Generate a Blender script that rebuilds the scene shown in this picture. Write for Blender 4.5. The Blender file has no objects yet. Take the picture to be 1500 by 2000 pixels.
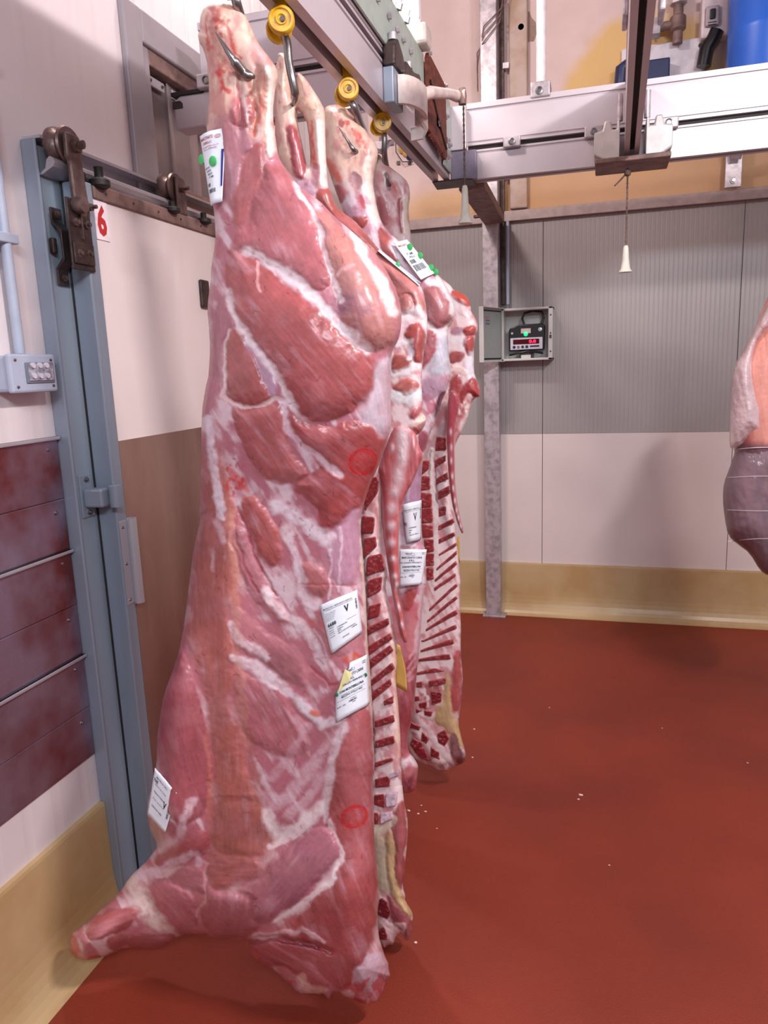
import bpy, bmesh, math, random
import numpy as np
from mathutils import Vector, Matrix

random.seed(7)
scene = bpy.context.scene
COL = scene.collection

# ------------------------------------------------------------------ camera
H_CAM = 1.65
YAW, PITCH, ROLL, FPX = -0.2894, 0.19226, -0.0377, 1444.0
def basis():
    cy, sy, cp, sp, cr, sr = (math.cos(YAW), math.sin(YAW), math.cos(PITCH), math.sin(PITCH), math.cos(ROLL), math.sin(ROLL))
    fwd = np.array([sy*cp, cy*cp, -sp]); right = np.array([cy, -sy, 0.0]); up = np.cross(right, fwd)
    return right*cr + up*sr, -right*sr + up*cr, fwd
CR, CU, CF = basis()
CC = np.array([0.0, 0.0, H_CAM])
cam_data = bpy.data.cameras.new('camera')
cam = bpy.data.objects.new('camera', cam_data)
COL.objects.link(cam)
cam.matrix_world = Matrix(((CR[0], CU[0], -CF[0], 0), (CR[1], CU[1], -CF[1], 0), (CR[2], CU[2], -CF[2], H_CAM), (0, 0, 0, 1)))
cam_data.sensor_fit = 'VERTICAL'
cam_data.sensor_height = 36.0
cam_data.lens = FPX/2000.0*36.0
cam_data.clip_start = 0.05
scene.camera = cam

# ------------------------------------------------------------------ world, lamps, exposure
w = bpy.data.worlds.new('world'); scene.world = w; w.use_nodes = True
bg = w.node_tree.nodes['Background']
bg.inputs['Color'].default_value = (1.0, 0.95, 0.97, 1); bg.inputs['Strength'].default_value = 0.26
scene.view_settings.view_transform = 'Standard'
scene.view_settings.look = 'None'
scene.view_settings.gamma = 1.0
scene.view_settings.use_curve_mapping = False
scene.view_settings.exposure = 0.0

def area(name, loc, aim, sx, sy, power, col):
    l = bpy.data.lights.new(name, 'AREA'); l.shape = 'RECTANGLE'; l.size = sx; l.size_y = sy; l.energy = power; l.color = col
    o = bpy.data.objects.new(name, l); COL.objects.link(o); o.location = loc
    d = Vector(aim) - Vector(loc); o.rotation_euler = d.to_track_quat('-Z', 'Y').to_euler()
    return o

area('ceiling_tube_lamp', (1.3, 0.9, 3.3), (-0.6, 1.8, 1.0), 0.5, 0.10, 74, (1.0, 0.91, 0.90))
area('ceiling_tube_lamp', (0.9, -1.4, 3.3), (-0.5, 1.6, 0.9), 1.5, 0.3, 84, (0.83, 0.92, 1.0))
area('ceiling_tube_lamp', (-1.2, 2.5, 3.8), (0.3, 4.8, 1.2), 0.4, 0.10, 38, (1.0, 0.90, 0.85))
area('ceiling_tube_lamp', (2.6, 2.6, 3.6), (0.6, 3.0, 0.4), 1.2, 0.3, 14, (0.95, 0.97, 1.0))
# ------------------------------------------------------------------ helpers
def s2l(c):
    c = np.asarray(c, dtype=float)/255.0
    return np.where(c <= 0.04045, c/12.92, ((c+0.055)/1.055)**2.4)
def rays(x, y):
    x = np.asarray(x, float); y = np.asarray(y, float)
    return CF + ((x-750)/FPX)[..., None]*CR - ((y-1000)/FPX)[..., None]*CU
def PY(x, y, Y):                                    # the point of the plane Y=const seen at photo pixel x, y
    d = rays(x, y); return CC + d*(np.asarray(Y)/d[..., 1])[..., None]
def PXp(x, y, X):
    d = rays(x, y); return CC + d*(np.asarray(X)/d[..., 0])[..., None]
def PZ(x, y, Z):
    d = rays(x, y); return CC + d*((np.asarray(Z)-H_CAM)/d[..., 2])[..., None]

def tag(o, label=None, cat=None, group=None, kind=None):
    if label: o['label'] = label
    if cat: o['category'] = cat
    if group: o['group'] = group
    if kind: o['kind'] = kind
    return o
def empty(name, loc, label=None, cat=None, group=None, kind=None):
    o = bpy.data.objects.new(name, None); COL.objects.link(o); o.location = loc; o.empty_display_size = 0.1
    return tag(o, label, cat, group, kind)

MATS = {}
def mat(name, rgb, rough=0.5, metal=0.0, noise=0.06, nscale=20.0, bump=0.0, bscale=150.0, col2=None, spec=0.5, coat=0.0,
        alpha=1.0, emit=None, estr=0.0, stretch=(1, 1, 1), trans=0.0, rvar=0.0):
    if name in MATS: return MATS[name]
    m = bpy.data.materials.new(name); m.use_nodes = True; nt = m.node_tree; N = nt.nodes; L = nt.links
    b = N['Principled BSDF']
    c1 = tuple(s2l(rgb)) + (1,)
    tc = N.new('ShaderNodeTexCoord'); mp = N.new('ShaderNodeMapping'); mp.inputs['Scale'].default_value = stretch
    L.new(tc.outputs['Object'], mp.inputs['Vector'])
    nz = N.new('ShaderNodeTexNoise'); nz.inputs['Scale'].default_value = nscale; nz.inputs['Detail'].default_value = 5
    L.new(mp.outputs['Vector'], nz.inputs['Vector'])
    mx = N.new('ShaderNodeMix'); mx.data_type = 'RGBA'
    if col2 is None:
        c2 = tuple(np.clip(np.array(c1[:3])*(1-noise*3), 0, 1)) + (1,)
    else:
        c2 = tuple(s2l(col2)) + (1,)
    rp = N.new('ShaderNodeValToRGB'); rp.color_ramp.elements[0].position = 0.4; rp.color_ramp.elements[1].position = 0.65
    L.new(nz.outputs['Fac'], rp.inputs['Fac']); L.new(rp.outputs['Color'], mx.inputs['Factor'])
    mx.inputs['A'].default_value = c1; mx.inputs['B'].default_value = c2
    L.new(mx.outputs['Result'], b.inputs['Base Color'])
    b.inputs['Roughness'].default_value = rough; b.inputs['Metallic'].default_value = metal
    if rvar:
        mr = N.new('ShaderNodeMapRange'); mr.inputs['To Min'].default_value = max(rough-rvar, 0.05); mr.inputs['To Max'].default_value = rough+rvar
        L.new(nz.outputs['Fac'], mr.inputs['Value']); L.new(mr.outputs['Result'], b.inputs['Roughness'])
    b.inputs['Specular IOR Level'].default_value = spec; b.inputs['Coat Weight'].default_value = coat
    b.inputs['Alpha'].default_value = alpha; b.inputs['Transmission Weight'].default_value = trans
    if emit is not None:
        b.inputs['Emission Color'].default_value = tuple(s2l(emit)) + (1,); b.inputs['Emission Strength'].default_value = estr
    if bump:
        n2 = N.new('ShaderNodeTexNoise'); n2.inputs['Scale'].default_value = bscale; n2.inputs['Detail'].default_value = 4
        L.new(mp.outputs['Vector'], n2.inputs['Vector'])
        bp = N.new('ShaderNodeBump'); bp.inputs['Strength'].default_value = bump; bp.inputs['Distance'].default_value = 0.01
        L.new(n2.outputs['Fac'], bp.inputs['Height']); L.new(bp.outputs['Normal'], b.inputs['Normal'])
    MATS[name] = m
    return m
def ribbed(name, rgb, axis, pitch, strength, rough, col2=None, dirt=None):
    m = mat(name, rgb, rough, noise=0.02, nscale=2.5, bump=0, col2=col2)
    nt = m.node_tree; N = nt.nodes; L = nt.links; b = N['Principled BSDF']
    tc = N.new('ShaderNodeTexCoord'); wv = N.new('ShaderNodeTexWave'); wv.bands_direction = axis
    wv.inputs['Scale'].default_value = 0.314159/pitch; wv.inputs['Distortion'].default_value = 0
    L.new(tc.outputs['Object'], wv.inputs['Vector'])
    rp = N.new('ShaderNodeValToRGB'); rp.color_ramp.elements[0].position = 0.0; rp.color_ramp.elements[1].position = 0.25
    L.new(wv.outputs['Fac'], rp.inputs['Fac'])
    bp = N.new('ShaderNodeBump'); bp.inputs['Strength'].default_value = strength; bp.inputs['Distance'].default_value = 0.004
    L.new(rp.outputs['Color'], bp.inputs['Height']); L.new(bp.outputs['Normal'], b.inputs['Normal'])
    return m

WHITE = ribbed('white_panel_sheet', (226, 214, 216), 'Y', 0.11, 0.25, 0.35)
WHITEB = mat('white_panel_back', (228, 214, 212), 0.42, noise=0.02, nscale=2, bump=0.02, bscale=400)
GREYB = ribbed('grey_ribbed_sheet', (168, 160, 160), 'X', 0.026, 0.35, 0.38)
PLASTER = mat('stained_plaster', (214, 186, 182), 0.85, noise=0.05, nscale=3, bump=0.25, bscale=40)
ALU = mat('anodised_aluminium', (196, 192, 200), 0.36, 0.55, noise=0.05, nscale=6, bump=0.02, bscale=300, stretch=(1, 1, .05))
ALUG = mat('grey_aluminium_profile', (152, 162, 178), 0.4, 0.3, noise=0.08, nscale=5, bump=0.02, bscale=200, stretch=(1, 1, .15))
RAILM = mat('satin_rail_aluminium', (206, 194, 200), 0.38, 0.25, noise=0.03, nscale=4, bump=0.01, bscale=300)
DARK = mat('black_rubber', (32, 26, 28), 0.6, noise=0.1)
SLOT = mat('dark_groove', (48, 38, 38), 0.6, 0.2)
STEEL = mat('stainless_steel', (142, 136, 136), 0.32, 0.95, noise=0.06, nscale=18, bump=0.05, bscale=60)
PLANK = mat('stainless_reflection_tint', (172, 160, 182), 0.30, 0.8, noise=0.18, nscale=4.5, bump=0.10, bscale=7, col2=(138, 74, 74), rvar=0.12)  # red floor reflection and bluish sheen painted into the two colours
DOORSS = mat('brushed_door_plate', (184, 154, 142), 0.42, 0.72, noise=0.1, nscale=4, bump=0.05, bscale=120, col2=(154, 120, 108), stretch=(1, 1, .3))
GALV = mat('galvanised_steel', (198, 186, 192), 0.42, 0.4, noise=0.12, nscale=28, bump=0.06, bscale=70)
BRONZE = mat('aged_zinc', (134, 112, 108), 0.42, 0.7, noise=0.15, nscale=25, bump=0.15, bscale=70)
DARKST = mat('dark_stained_steel', (92, 76, 74), 0.42, 0.65, noise=0.15, nscale=25, bump=0.15, bscale=70)
RUST = mat('rusty_plate', (128, 62, 44), 0.75, 0.2, noise=0.2, nscale=40, bump=0.3, bscale=120, col2=(82, 36, 28))
COVE = mat('ochre_resin_coving', (198, 170, 128), 0.33, noise=0.06, nscale=4, bump=0.05, bscale=12, col2=(184, 150, 104))
YELP = mat('yellow_nylon', (226, 176, 22), 0.35, noise=0.08, nscale=60, col2=(198, 144, 10), coat=0.2)
WPL = mat('white_nylon', (226, 206, 200), 0.45, noise=0.06, nscale=30)
CREAMP = mat('white_rubber_grip', (226, 222, 210), 0.5, noise=0.04, nscale=30)
PAPER = mat('label_paper', (236, 240, 250), 0.5, noise=0.01, nscale=20, bump=0.15, bscale=30)
INK = mat('black_ink', (34, 36, 46), 0.6)
GINK = mat('grey_ink', (120, 124, 140), 0.6)
RINK = mat('red_ink', (186, 40, 44), 0.6)
PINK = mat('pink_ink', (196, 130, 160), 0.6)
BINK = mat('blue_ink', (52, 48, 140), 0.5)
GREENP = mat('green_plastic', (72, 190, 110), 0.35, noise=0.04)
GREYBOX = mat('grey_plastic_box', (176, 184, 204), 0.4, noise=0.03)
BLUE = mat('blue_polyethylene', (40, 104, 214), 0.35, noise=0.05, nscale=5)
NAVY = mat('navy_plastic', (30, 40, 84), 0.4)
ENCL = mat('enclosure_grey', (206, 204, 202), 0.35, noise=0.02)
ENCLD = mat('enclosure_door_inside', (164, 172, 170), 0.4, noise=0.02)
BLACKP = mat('black_plastic', (22, 20, 26), 0.35)
SCREEN = mat('display_glass', (60, 6, 14), 0.15, emit=(120, 0, 20), estr=0.15)
LEDR = mat('lit_red_digit', (255, 40, 60), 0.4, emit=(255, 20, 60), estr=4.0)
LEDG = mat('lit_green_lamp', (30, 200, 120), 0.4, emit=(20, 230, 130), estr=1.6)
CORD = mat('knotted_cord', (120, 98, 88), 0.8, noise=0.2, nscale=80, bump=0.3, bscale=300)
FOAM = mat('yellow_foam', (206, 164, 84), 0.85, noise=0.1, nscale=30, bump=0.5, bscale=60, col2=(150, 108, 50))
BROWN = mat('brown_pipe', (142, 112, 106), 0.6, 0.2, noise=0.15, nscale=20)

class MB:
    def __init__(s): s.v = []; s.f = []
    def add(s, vs, fs):
        n = len(s.v); s.v += [tuple(map(float, p)) for p in vs]; s.f += [tuple(n+i for i in f) for f in fs]; return s
    def box(s, a, b):
        x0, y0, z0 = [min(p, q) for p, q in zip(a, b)]; x1, y1, z1 = [max(p, q) for p, q in zip(a, b)]
        return s.add([(x0, y0, z0), (x1, y0, z0), (x1, y1, z0), (x0, y1, z0), (x0, y0, z1), (x1, y0, z1), (x1, y1, z1), (x0, y1, z1)],
                     [(0, 3, 2, 1), (4, 5, 6, 7), (0, 1, 5, 4), (1, 2, 6, 5), (2, 3, 7, 6), (3, 0, 4, 7)])
    def obox(s, c, u, v, wv, su, sv, sw):
        c = np.array(c, float); u = np.array(u, float); v = np.array(v, float); wv = np.array(wv, float)
        P = [c + u*su*i + v*sv*j + wv*sw*k for k in (-.5, .5) for (i, j) in ((-.5, -.5), (.5, -.5), (.5, .5), (-.5, .5))]
        return s.add(P, [(0, 3, 2, 1), (4, 5, 6, 7), (0, 1, 5, 4), (1, 2, 6, 5), (2, 3, 7, 6), (3, 0, 4, 7)])
    def tube(s, pts, rads, n=12, cap=True):
        pts = [np.array(p, float) for p in pts]
        if not hasattr(rads, '__len__'): rads = [rads]*len(pts)
        N = len(s.v); up = None; rings = []
        for i, p in enumerate(pts):
            t = pts[min(i+1, len(pts)-1)] - pts[max(i-1, 0)]; t /= (np.linalg.norm(t)+1e-12)
            if up is None:
                up = np.array([0, 0, 1.0]) if abs(t[2]) < .9 else np.array([1.0, 0, 0])
            a = up - t*(up@t); a /= np.linalg.norm(a); up = a; b = np.cross(t, a)
            rings.append([p + rads[i]*(math.cos(q)*a + math.sin(q)*b) for q in [2*math.pi*k/n for k in range(n)]])
        vs = [q for r in rings for q in r]; fs = []
        for i in range(len(pts)-1):
            for k in range(n):
                fs.append((i*n+k, i*n+(k+1) % n, (i+1)*n+(k+1) % n, (i+1)*n+k))
        if cap:
            fs.append(tuple(reversed(range(n)))); fs.append(tuple((len(pts)-1)*n+k for k in range(n)))
        return s.add(vs, fs)
    def cyl(s, a, b, r, r2=None, n=20): return s.tube([a, b], [r, r if r2 is None else r2], n)
    def prism(s, poly, a, ua, va, d):                # polygon of (u,v) at a, extruded by vector d
        a = np.array(a, float); ua = np.array(ua, float); va = np.array(va, float); d = np.array(d, float); n = len(poly)
        P = [a+ua*u+va*v for u, v in poly]; P += [p+d for p in P]
        return s.add(P, [tuple(range(n)), tuple(reversed(range(n, 2*n)))] + [(i, (i+1) % n, n+(i+1) % n, n+i) for i in range(n)])
    def lathe(s, prof, a, axis, n=20):              # profile of (r, h) turned about axis from a
        a = np.array(a, float); ax = np.array(axis, float); ax /= np.linalg.norm(ax)
        t = np.array([0, 0, 1.0]) if abs(ax[2]) < .9 else np.array([1.0, 0, 0]); u = np.cross(ax, t); u /= np.linalg.norm(u); v = np.cross(ax, u)
        vs = []; fs = []; m = len(prof)
        for r, h in prof:
            for k in range(n):
                q = 2*math.pi*k/n; vs.append(a+ax*h+max(r, 1e-5)*(math.cos(q)*u+math.sin(q)*v))
        for i in range(m-1):
            for k in range(n): fs.append((i*n+k, i*n+(k+1) % n, (i+1)*n+(k+1) % n, (i+1)*n+k))
        fs.append(tuple(range(n))); fs.append(tuple((m-1)*n+k for k in range(n)))
        return s.add(vs, fs)
    def build(s, name, m, parent=None, smooth=False, bevel=0.0, seg=2, tri=False):
        me = bpy.data.meshes.new(name); me.from_pydata(s.v, [], s.f)
        bm = bmesh.new(); bm.from_mesh(me)
        if tri: bmesh.ops.triangulate(bm, faces=[f for f in bm.faces if len(f.verts) > 4])
        bmesh.ops.recalc_face_normals(bm, faces=bm.faces); bm.to_mesh(me); bm.free()
        o = bpy.data.objects.new(name, me); COL.objects.link(o); me.materials.append(m)
        if smooth:
            me.polygons.foreach_set('use_smooth', [True]*len(me.polygons)); me.set_sharp_from_angle(angle=math.radians(40))
        if parent is not None:
            o.parent = parent; o.matrix_parent_inverse = Matrix.Translation(-Vector(parent.location)) if parent.parent is None else Matrix.Identity(4)
        if bevel:
            md = o.modifiers.new('bevel', 'BEVEL'); md.width = bevel; md.segments = seg; md.limit_method = 'ANGLE'
        return o
def bolt(parent, p, axis, r=0.008, h=0.012, m=None, name='bolt'):
    return MB().lathe([(r, 0), (r, h*.7), (r*.55, h*.75), (r*.55, h*1.5), (0.0002, h*1.5)], p, axis, 6).build(name, m or STEEL, parent)
AX, AY, AZ = np.eye(3)
# ------------------------------------------------------------------ the room
XL, YB = -1.45, 4.83
def struct(name, o=None): 
    return empty(name, (0, 0, 0), kind='structure')
# floor: red resin with fine grit
fm = mat('red_resin_floor', (142, 50, 30), 0.55, noise=0.05, nscale=1.4, bump=0.35, bscale=330, col2=(124, 42, 25))
_n = fm.node_tree; _nz = _n.nodes.new('ShaderNodeTexNoise'); _nz.inputs['Scale'].default_value = 260
fl = MB().box((-1.9, -1.6, -0.06), (3.6, 5.2, 0)).build('floor', fm); tag(fl, kind='structure')
# left wall: sandwich panels, with the hatch opening left out
wl = struct('wall_left')
ZT = 4.6
hy0, hy1, hz0, hz1 = 2.30, 2.95, 2.20, 2.70
def wpanel(y0, y1, z0, z1, m=WHITE, x0=XL-0.10, x1=XL, p=wl):
    return MB().box((x0, y0+.0025, z0), (x1, y1-.0025, z1)).build('panel', m, p, bevel=.003)
for y0, y1 in [(-1.6, -0.5), (-0.5, 0.6), (0.6, hy0)]:
    wpanel(y0, y1, 0, ZT)
wpanel(hy0, hy1, 0, hz0); wpanel(hy0, 2.62, hz1, ZT); wpanel(2.62, hy1, hz1, ZT); wpanel(hy1, 4.0, 0, ZT); wpanel(4.0, YB+.1, 0, ZT)
# back wall: white lower sheet, grey ribbed sheet above, seams between the panels, plaster above the channel
wb = struct('wall_back')
xs = [XL, -0.68, -0.361, 0.757, 1.87, 3.6]
for a, b in zip(xs[:-1], xs[1:]):
    MB().box((a+.0015, YB, 0), (b-.0015, YB+.10, 1.2)).build('panel', WHITEB, wb, bevel=.002)
    MB().box((a+.0015, YB-.003, 1.2), (b-.0015, YB+.10, 2.50)).build('panel', GREYB, wb, bevel=.002)
MB().box((XL, YB-.035, 2.50), (3.6, YB+.02, 2.56)).build('top_channel', mat('painted_channel', (178, 158, 156), .45, .2), wb, bevel=.003)
# plaster with the shapes of yellow foam stains
PL2 = mat('plaster_upper', (214, 188, 184), 0.85, noise=0.04, nscale=3, bump=0.25, bscale=40)
nt = PL2.node_tree; N = nt.nodes; L = nt.links; B = N['Principled BSDF']
prev = [l for l in L if l.to_socket == B.inputs['Base Color']][0].from_socket
tc = N.new('ShaderNodeTexCoord'); dn = N.new('ShaderNodeTexNoise'); dn.inputs['Scale'].default_value = 6
L.new(tc.outputs['Object'], dn.inputs['Vector'])
def stain(prev, cx, cz, rx, rz, col, edge=0.2, amt=1.0):
    mp = N.new('ShaderNodeMapping'); mp.vector_type = 'TEXTURE'; mp.inputs['Location'].default_value = (cx, YB, cz); mp.inputs['Scale'].default_value = (rx, 50, rz)
    L.new(tc.outputs['Object'], mp.inputs['Vector'])
    ad = N.new('ShaderNodeVectorMath'); ad.operation = 'MULTIPLY_ADD'; ad.inputs[1].default_value = (.35, 0, .35)
    L.new(dn.outputs['Color'], ad.inputs[0]); L.new(mp.outputs['Vector'], ad.inputs[2])
    ln = N.new('ShaderNodeVectorMath'); ln.operation = 'LENGTH'; L.new(ad.outputs[0], ln.inputs[0])
    mr = N.new('ShaderNodeMapRange'); mr.inputs['From Min'].default_value = 1.0+edge; mr.inputs['From Max'].default_value = 1.0-edge; mr.inputs['To Max'].default_value = amt
    L.new(ln.outputs['Value'], mr.inputs['Value'])
    mx = N.new('ShaderNodeMix'); mx.data_type = 'RGBA'; mx.inputs['B'].default_value = tuple(s2l(col))+(1,)
    L.new(mr.outputs['Result'], mx.inputs['Factor']); L.new(prev, mx.inputs['A']); return mx.outputs['Result']
prev = stain(prev, 0.25, 3.20, 0.42, 0.42, (212, 172, 108), .1, .9)
prev = stain(prev, -0.78, 2.62, 0.50, 0.12, (214, 176, 134), .3, .8)
prev = stain(prev, 0.9, 2.70, 1.6, 0.22, (190, 144, 96), .25, .8)
prev = stain(prev, 1.5, 3.2, 0.7, 0.3, (214, 170, 92), .3)
L.new(prev, B.inputs['Base Color'])
MB().box((XL-.1, YB+.02, 2.56), (3.6, YB+.12, ZT)).build('plaster', PL2, wb)
# ceiling
tag(MB().box((XL-.1, -1.6, ZT), (3.6, YB+.12, ZT+.05)).build('ceiling', PLASTER), kind='structure')
# coving
def cove(name, a, b, inward, h):
    a = np.array(a, float); d = np.array(b, float)-a; prof = [(0, 0), (0, h), (.016, h), (.018, h-.01)]
    for t in np.linspace(0, 1, 9):
        q = math.pi/2*t; prof.append((.02+.07*(1-math.cos(q)), (h*.45)*(1-math.sin(q))+.001))
    prof.append((.09, 0))
    o = MB().prism(prof, a, np.array(inward, float), AZ, d).build(name, COVE, smooth=False, tri=True); tag(o, kind='structure')
cove('baseboard_left', (XL, -1.6, 0), (XL, 1.711, 0), (1, 0, 0), 0.385)
cove('baseboard_back', (XL+.1, YB-.001, 0), (3.6, YB-.001, 0), (0, -1, 0), 0.345)

# ------------------------------------------------------------------ left wall fittings
# six stainless bumper strips
g = empty('bumper_rail', (XL, .2, .56), 'stack of horizontal stainless bumper strips on the lower left wall', 'wall guard')
zz = [0.545, 0.70, 0.865, 1.015, 1.18, 1.325, 1.50]
for i in range(6):
    z0, z1 = zz[i], zz[i+1]; bul = .012 if i % 2 == 0 else .004
    x = XL+.001
    MB().prism(([(0, z0+.001), (.006, z0+.001), (.006, z1-.001), (0, z1-.001)] if i % 2 == 0 else [(0, z0+.001), (.007, z0+.001), (.007, z1-.012), (.016, z1-.003), (.016, z1-.001), (0, z1-.001)]), (x, -1.2, 0), AX, AZ, (0, 2.909, 0)).build('strip', PLANK, g, bevel=.002)
    if i % 2: MB().box((XL+.008, -1.2, z1-.010), (XL+.020, 1.709, z1-.001)).build('ledge', ALU, g, bevel=.002)
    for yy in (1.67, .9): bolt(g, (XL++.007, yy, z1-.035), AX, .006, .003)
# socket box and conduit
g = empty('junction_box', (XL, 1.62, 1.68), 'grey plastic junction box with a clear window on the left wall', 'switch box')
y0, y1, z0, z1 = 1.515, 1.670, 1.625, 1.715
MB().box((XL, y0, z0), (XL+.045, y1, z1)).build('box_body', GREYBOX, g, bevel=.008)
MB().box((XL+.045, y0-.003, z0-.003), (XL+.062, y1+.003, z1+.003)).build('cover', GREYBOX, g, bevel=.006)
MB().box((XL+.062, y0+.045, z0+.02), (XL+.066, y1-.01, z1-.018)).build('window_frame', mat('mid_grey_plastic', (120, 124, 138), .4), g, bevel=.002)
MB().box((XL+.064, y0+.052, z0+.026), (XL+.069, y1-.016, z1-.024)).build('clear_cover', mat('milky_cover', (180, 184, 200), .15, noise=.2, nscale=60, col2=(120, 110, 120)), g, bevel=.001)
for k in range(6): MB().cyl((XL+.066, y0+.066+.024*(k % 3), z0+.038+.026*(k//3)), (XL+.073, y0+.066+.024*(k % 3), z0+.038+.026*(k//3)), .007, n=12).build('button', mat('pale_button', (216, 208, 220), .4), g)
for yy in (y0+.015, y1-.015):
    for z in (z0+.012, z1-.012): bolt(g, (XL+.062, yy, z), AX, .004, .003)
g = empty('conduit', (XL, 1.60, 1.72), 'pale vertical conduit pipe running down the left wall to the junction box', 'pipe')
MB().cyl((XL+.022, 1.595, 1.72), (XL+.022, 1.595, 2.9), .013).build('pipe', GREYBOX, g, smooth=True)
MB().cyl((XL+.022, 1.545, 1.95), (XL+.022, 1.545, 2.9), .012).build('pipe', GREYBOX, g, smooth=True)
for z in (2.0, 2.42): MB().box((XL, 1.525, z-.012), (XL+.038, 1.625, z+.012)).build('pipe_clip', GREYBOX, g, bevel=.003)

# door frame
df = struct('door_1')
def vbar(name, y0, y1, x1, z0, z1, m=ALUG, p=df, x0=XL, bev=.006): return MB().box((x0, y0, z0), (x1, y1, z1)).build(name, m, p, bevel=bev)
vbar('frame_flange', 1.712, 1.721, XL+.046, 0.02, 2.262)
vbar('jamb', 1.7215, 1.865, XL+.038, 0.0, 2.25, m=mat('jamb_aluminium', (172, 184, 198), .4, .3, noise=.05, nscale=4, stretch=(1, 1, .1)))
vbar('gasket', 1.800, 1.93, XL+.044, .03, 2.2, m=DARK)
# sliding leaf
LX0, LX1 = XL+.045, -1.345
lf = empty('sliding_door', (LX0, 1.9, .03), 'white sliding cold room door with a brown steel kick plate and a red number', 'door')
MB().box((LX0, 1.846, .04), (LX1-.006, 3.02, 2.172)).build('leaf', WHITEB, lf, bevel=.004)
MB().box((LX1-.006, 1.85, .05), (LX1-.003, 3.0, 1.47)).build('kick_plate', DOORSS, lf, bevel=.001)
MB().prism([(0, 0), (.062, 0), (.062, .044), (.056, .050), (0, .050)], (LX0, 1.798, .04), AX, AY, (0, 0, 2.132)).build('edge_profile', ALUG, lf, bevel=.005)
MB().box((LX1-.006, 1.85, 2.135), (LX1+.003, 3.03, 2.175)).build('top_profile', BROWN, lf, bevel=.004)
for k in range(9): bolt(lf, (LX1+.004, 1.90+.13*k, 2.155), AX, .004, .002)
def textmesh(body, size=1.0, bold=0.0):
    c = bpy.data.curves.new('tmp', 'FONT'); c.body = body; c.size = size; c.resolution_u = 2; c.offset = bold
    o = bpy.data.objects.new('tmp', c); COL.objects.link(o)
    me = bpy.data.meshes.new_from_object(o)
    V = np.array([v.co[:] for v in me.vertices]); F = [tuple(p.vertices) for p in me.polygons]
    bpy.data.objects.remove(o); bpy.data.meshes.remove(me); bpy.data.curves.remove(c)
    V = V[:, :2]; V = V-V.min(0); return V, F
def plane_text(name, body, p, u, v, height, m, parent, bold=.02, width=None, depth=.0006):
    V, F = textmesh(body, 1, bold); s = height/V[:, 1].max(); sx = s if width is None else width/V[:, 0].max()
    p = np.array(p, float); u = np.array(u, float); v = np.array(v, float)
    P = [p+u*a*sx+v*b*s for a, b in V]
    return MB().add(P, F).build(name, m, parent)
MB().box((LX1-.006, 1.85, 2.03), (LX1-.003, 1.908, 2.133)).build('number_sticker', mat('sticker_white', (240, 226, 232), .4), lf)
plane_text('printed_number', '6', (LX1-.0022, 1.858, 2.04), AY, AZ, .084, RINK, lf, .04, .040)
# clip and roller on the jamb, pull tube on the leaf edge, lever far right
cg = empty('door_guide', (XL+.04, 1.85, 1.31), 'small grey guide bracket with a round roller between door jamb and sliding door', 'bracket')
MB().box((XL+.038, 1.735, 1.262), (XL+.044, 1.787, 1.385)).build('plate', ALUG, cg, bevel=.002)
MB().box((XL+.044, 1.742, 1.292), (XL+.105, 1.780, 1.345)).build('arm', ALUG, cg, bevel=.006)
MB().cyl((XL+.124, 1.78, 1.29), (XL+.124, 1.78, 1.35), .018).build('roller', ALUG, cg, smooth=True)
for z in (1.275, 1.370): bolt(cg, (XL+.044, 1.761, z), AX, .008, .006)
MB().box((LX1+.002, 1.802, .985), (LX1+.005, 1.845, 1.24)).build('handle_plate', ALU, lf, bevel=.002)
MB().lathe([(.010, 0), (.0155, 0), (.0155, .26), (.010, .26), (.010, .2)], (LX1+.012, 1.848, .982), AZ, 20).build('pull_tube', ALU, lf, smooth=True)
for z in (1.0, 1.11, 1.22): bolt(lf, (LX1+.004, 1.815, z), AX, .005, .003)
MB().box((LX1-.006, 2.385, 1.88), (LX1+.008, 2.44, 1.975)).build('door_lever', DARKST, lf, bevel=.006)
# overhead door rail
ra = empty('door_rail', (XL, 1.72, 2.23), 'aluminium rail with a rounded lip that the sliding door hangs from', 'rail')
pf = [(0, .07), (.055, .07), (.055, .062), (.008, .062), (.008, .0), (.02, -.018), (.045, -.022), (.062, -.012), (.068, .008), (.078, .016), (.088, .010), (.092, .0),
      (.086, -.010), (.05, -.026), (0, -.026)]
MB().prism(pf, (XL+.0, 1.722, 2.200), AX, AZ, (0, 1.3, 0)).build('track', ALU, ra, tri=True)
def roller(y, small=False, kind=0):
    s = .86
    zc = 2.252
    xw = XL+.078
    p = lambda dx, dy, dz: (xw+dx*s, y+dy*s, zc+dz*s)
    g = empty('door_roller', (xw, y, zc), 'large grooved roller with a long hanger arm at the left end of the door rail' if not small else
              'small grooved roller in a steel bracket halfway along the door rail', 'roller', 'door rollers')
    MB().lathe([(.0, 0), (.058*s, 0), (.058*s, .012*s), (.046*s, .018*s), (.040*s, .028*s), (.046*s, .038*s), (.056*s, .044*s), (.058*s, .048*s), (.054*s, .054*s), (0, .054*s)], (xw-.03*s, y, zc), AX, 40).build('wheel', BRONZE, g, smooth=True)
    return g, s, xw, zc
g, s, xw, zc = roller(1.782)
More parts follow.
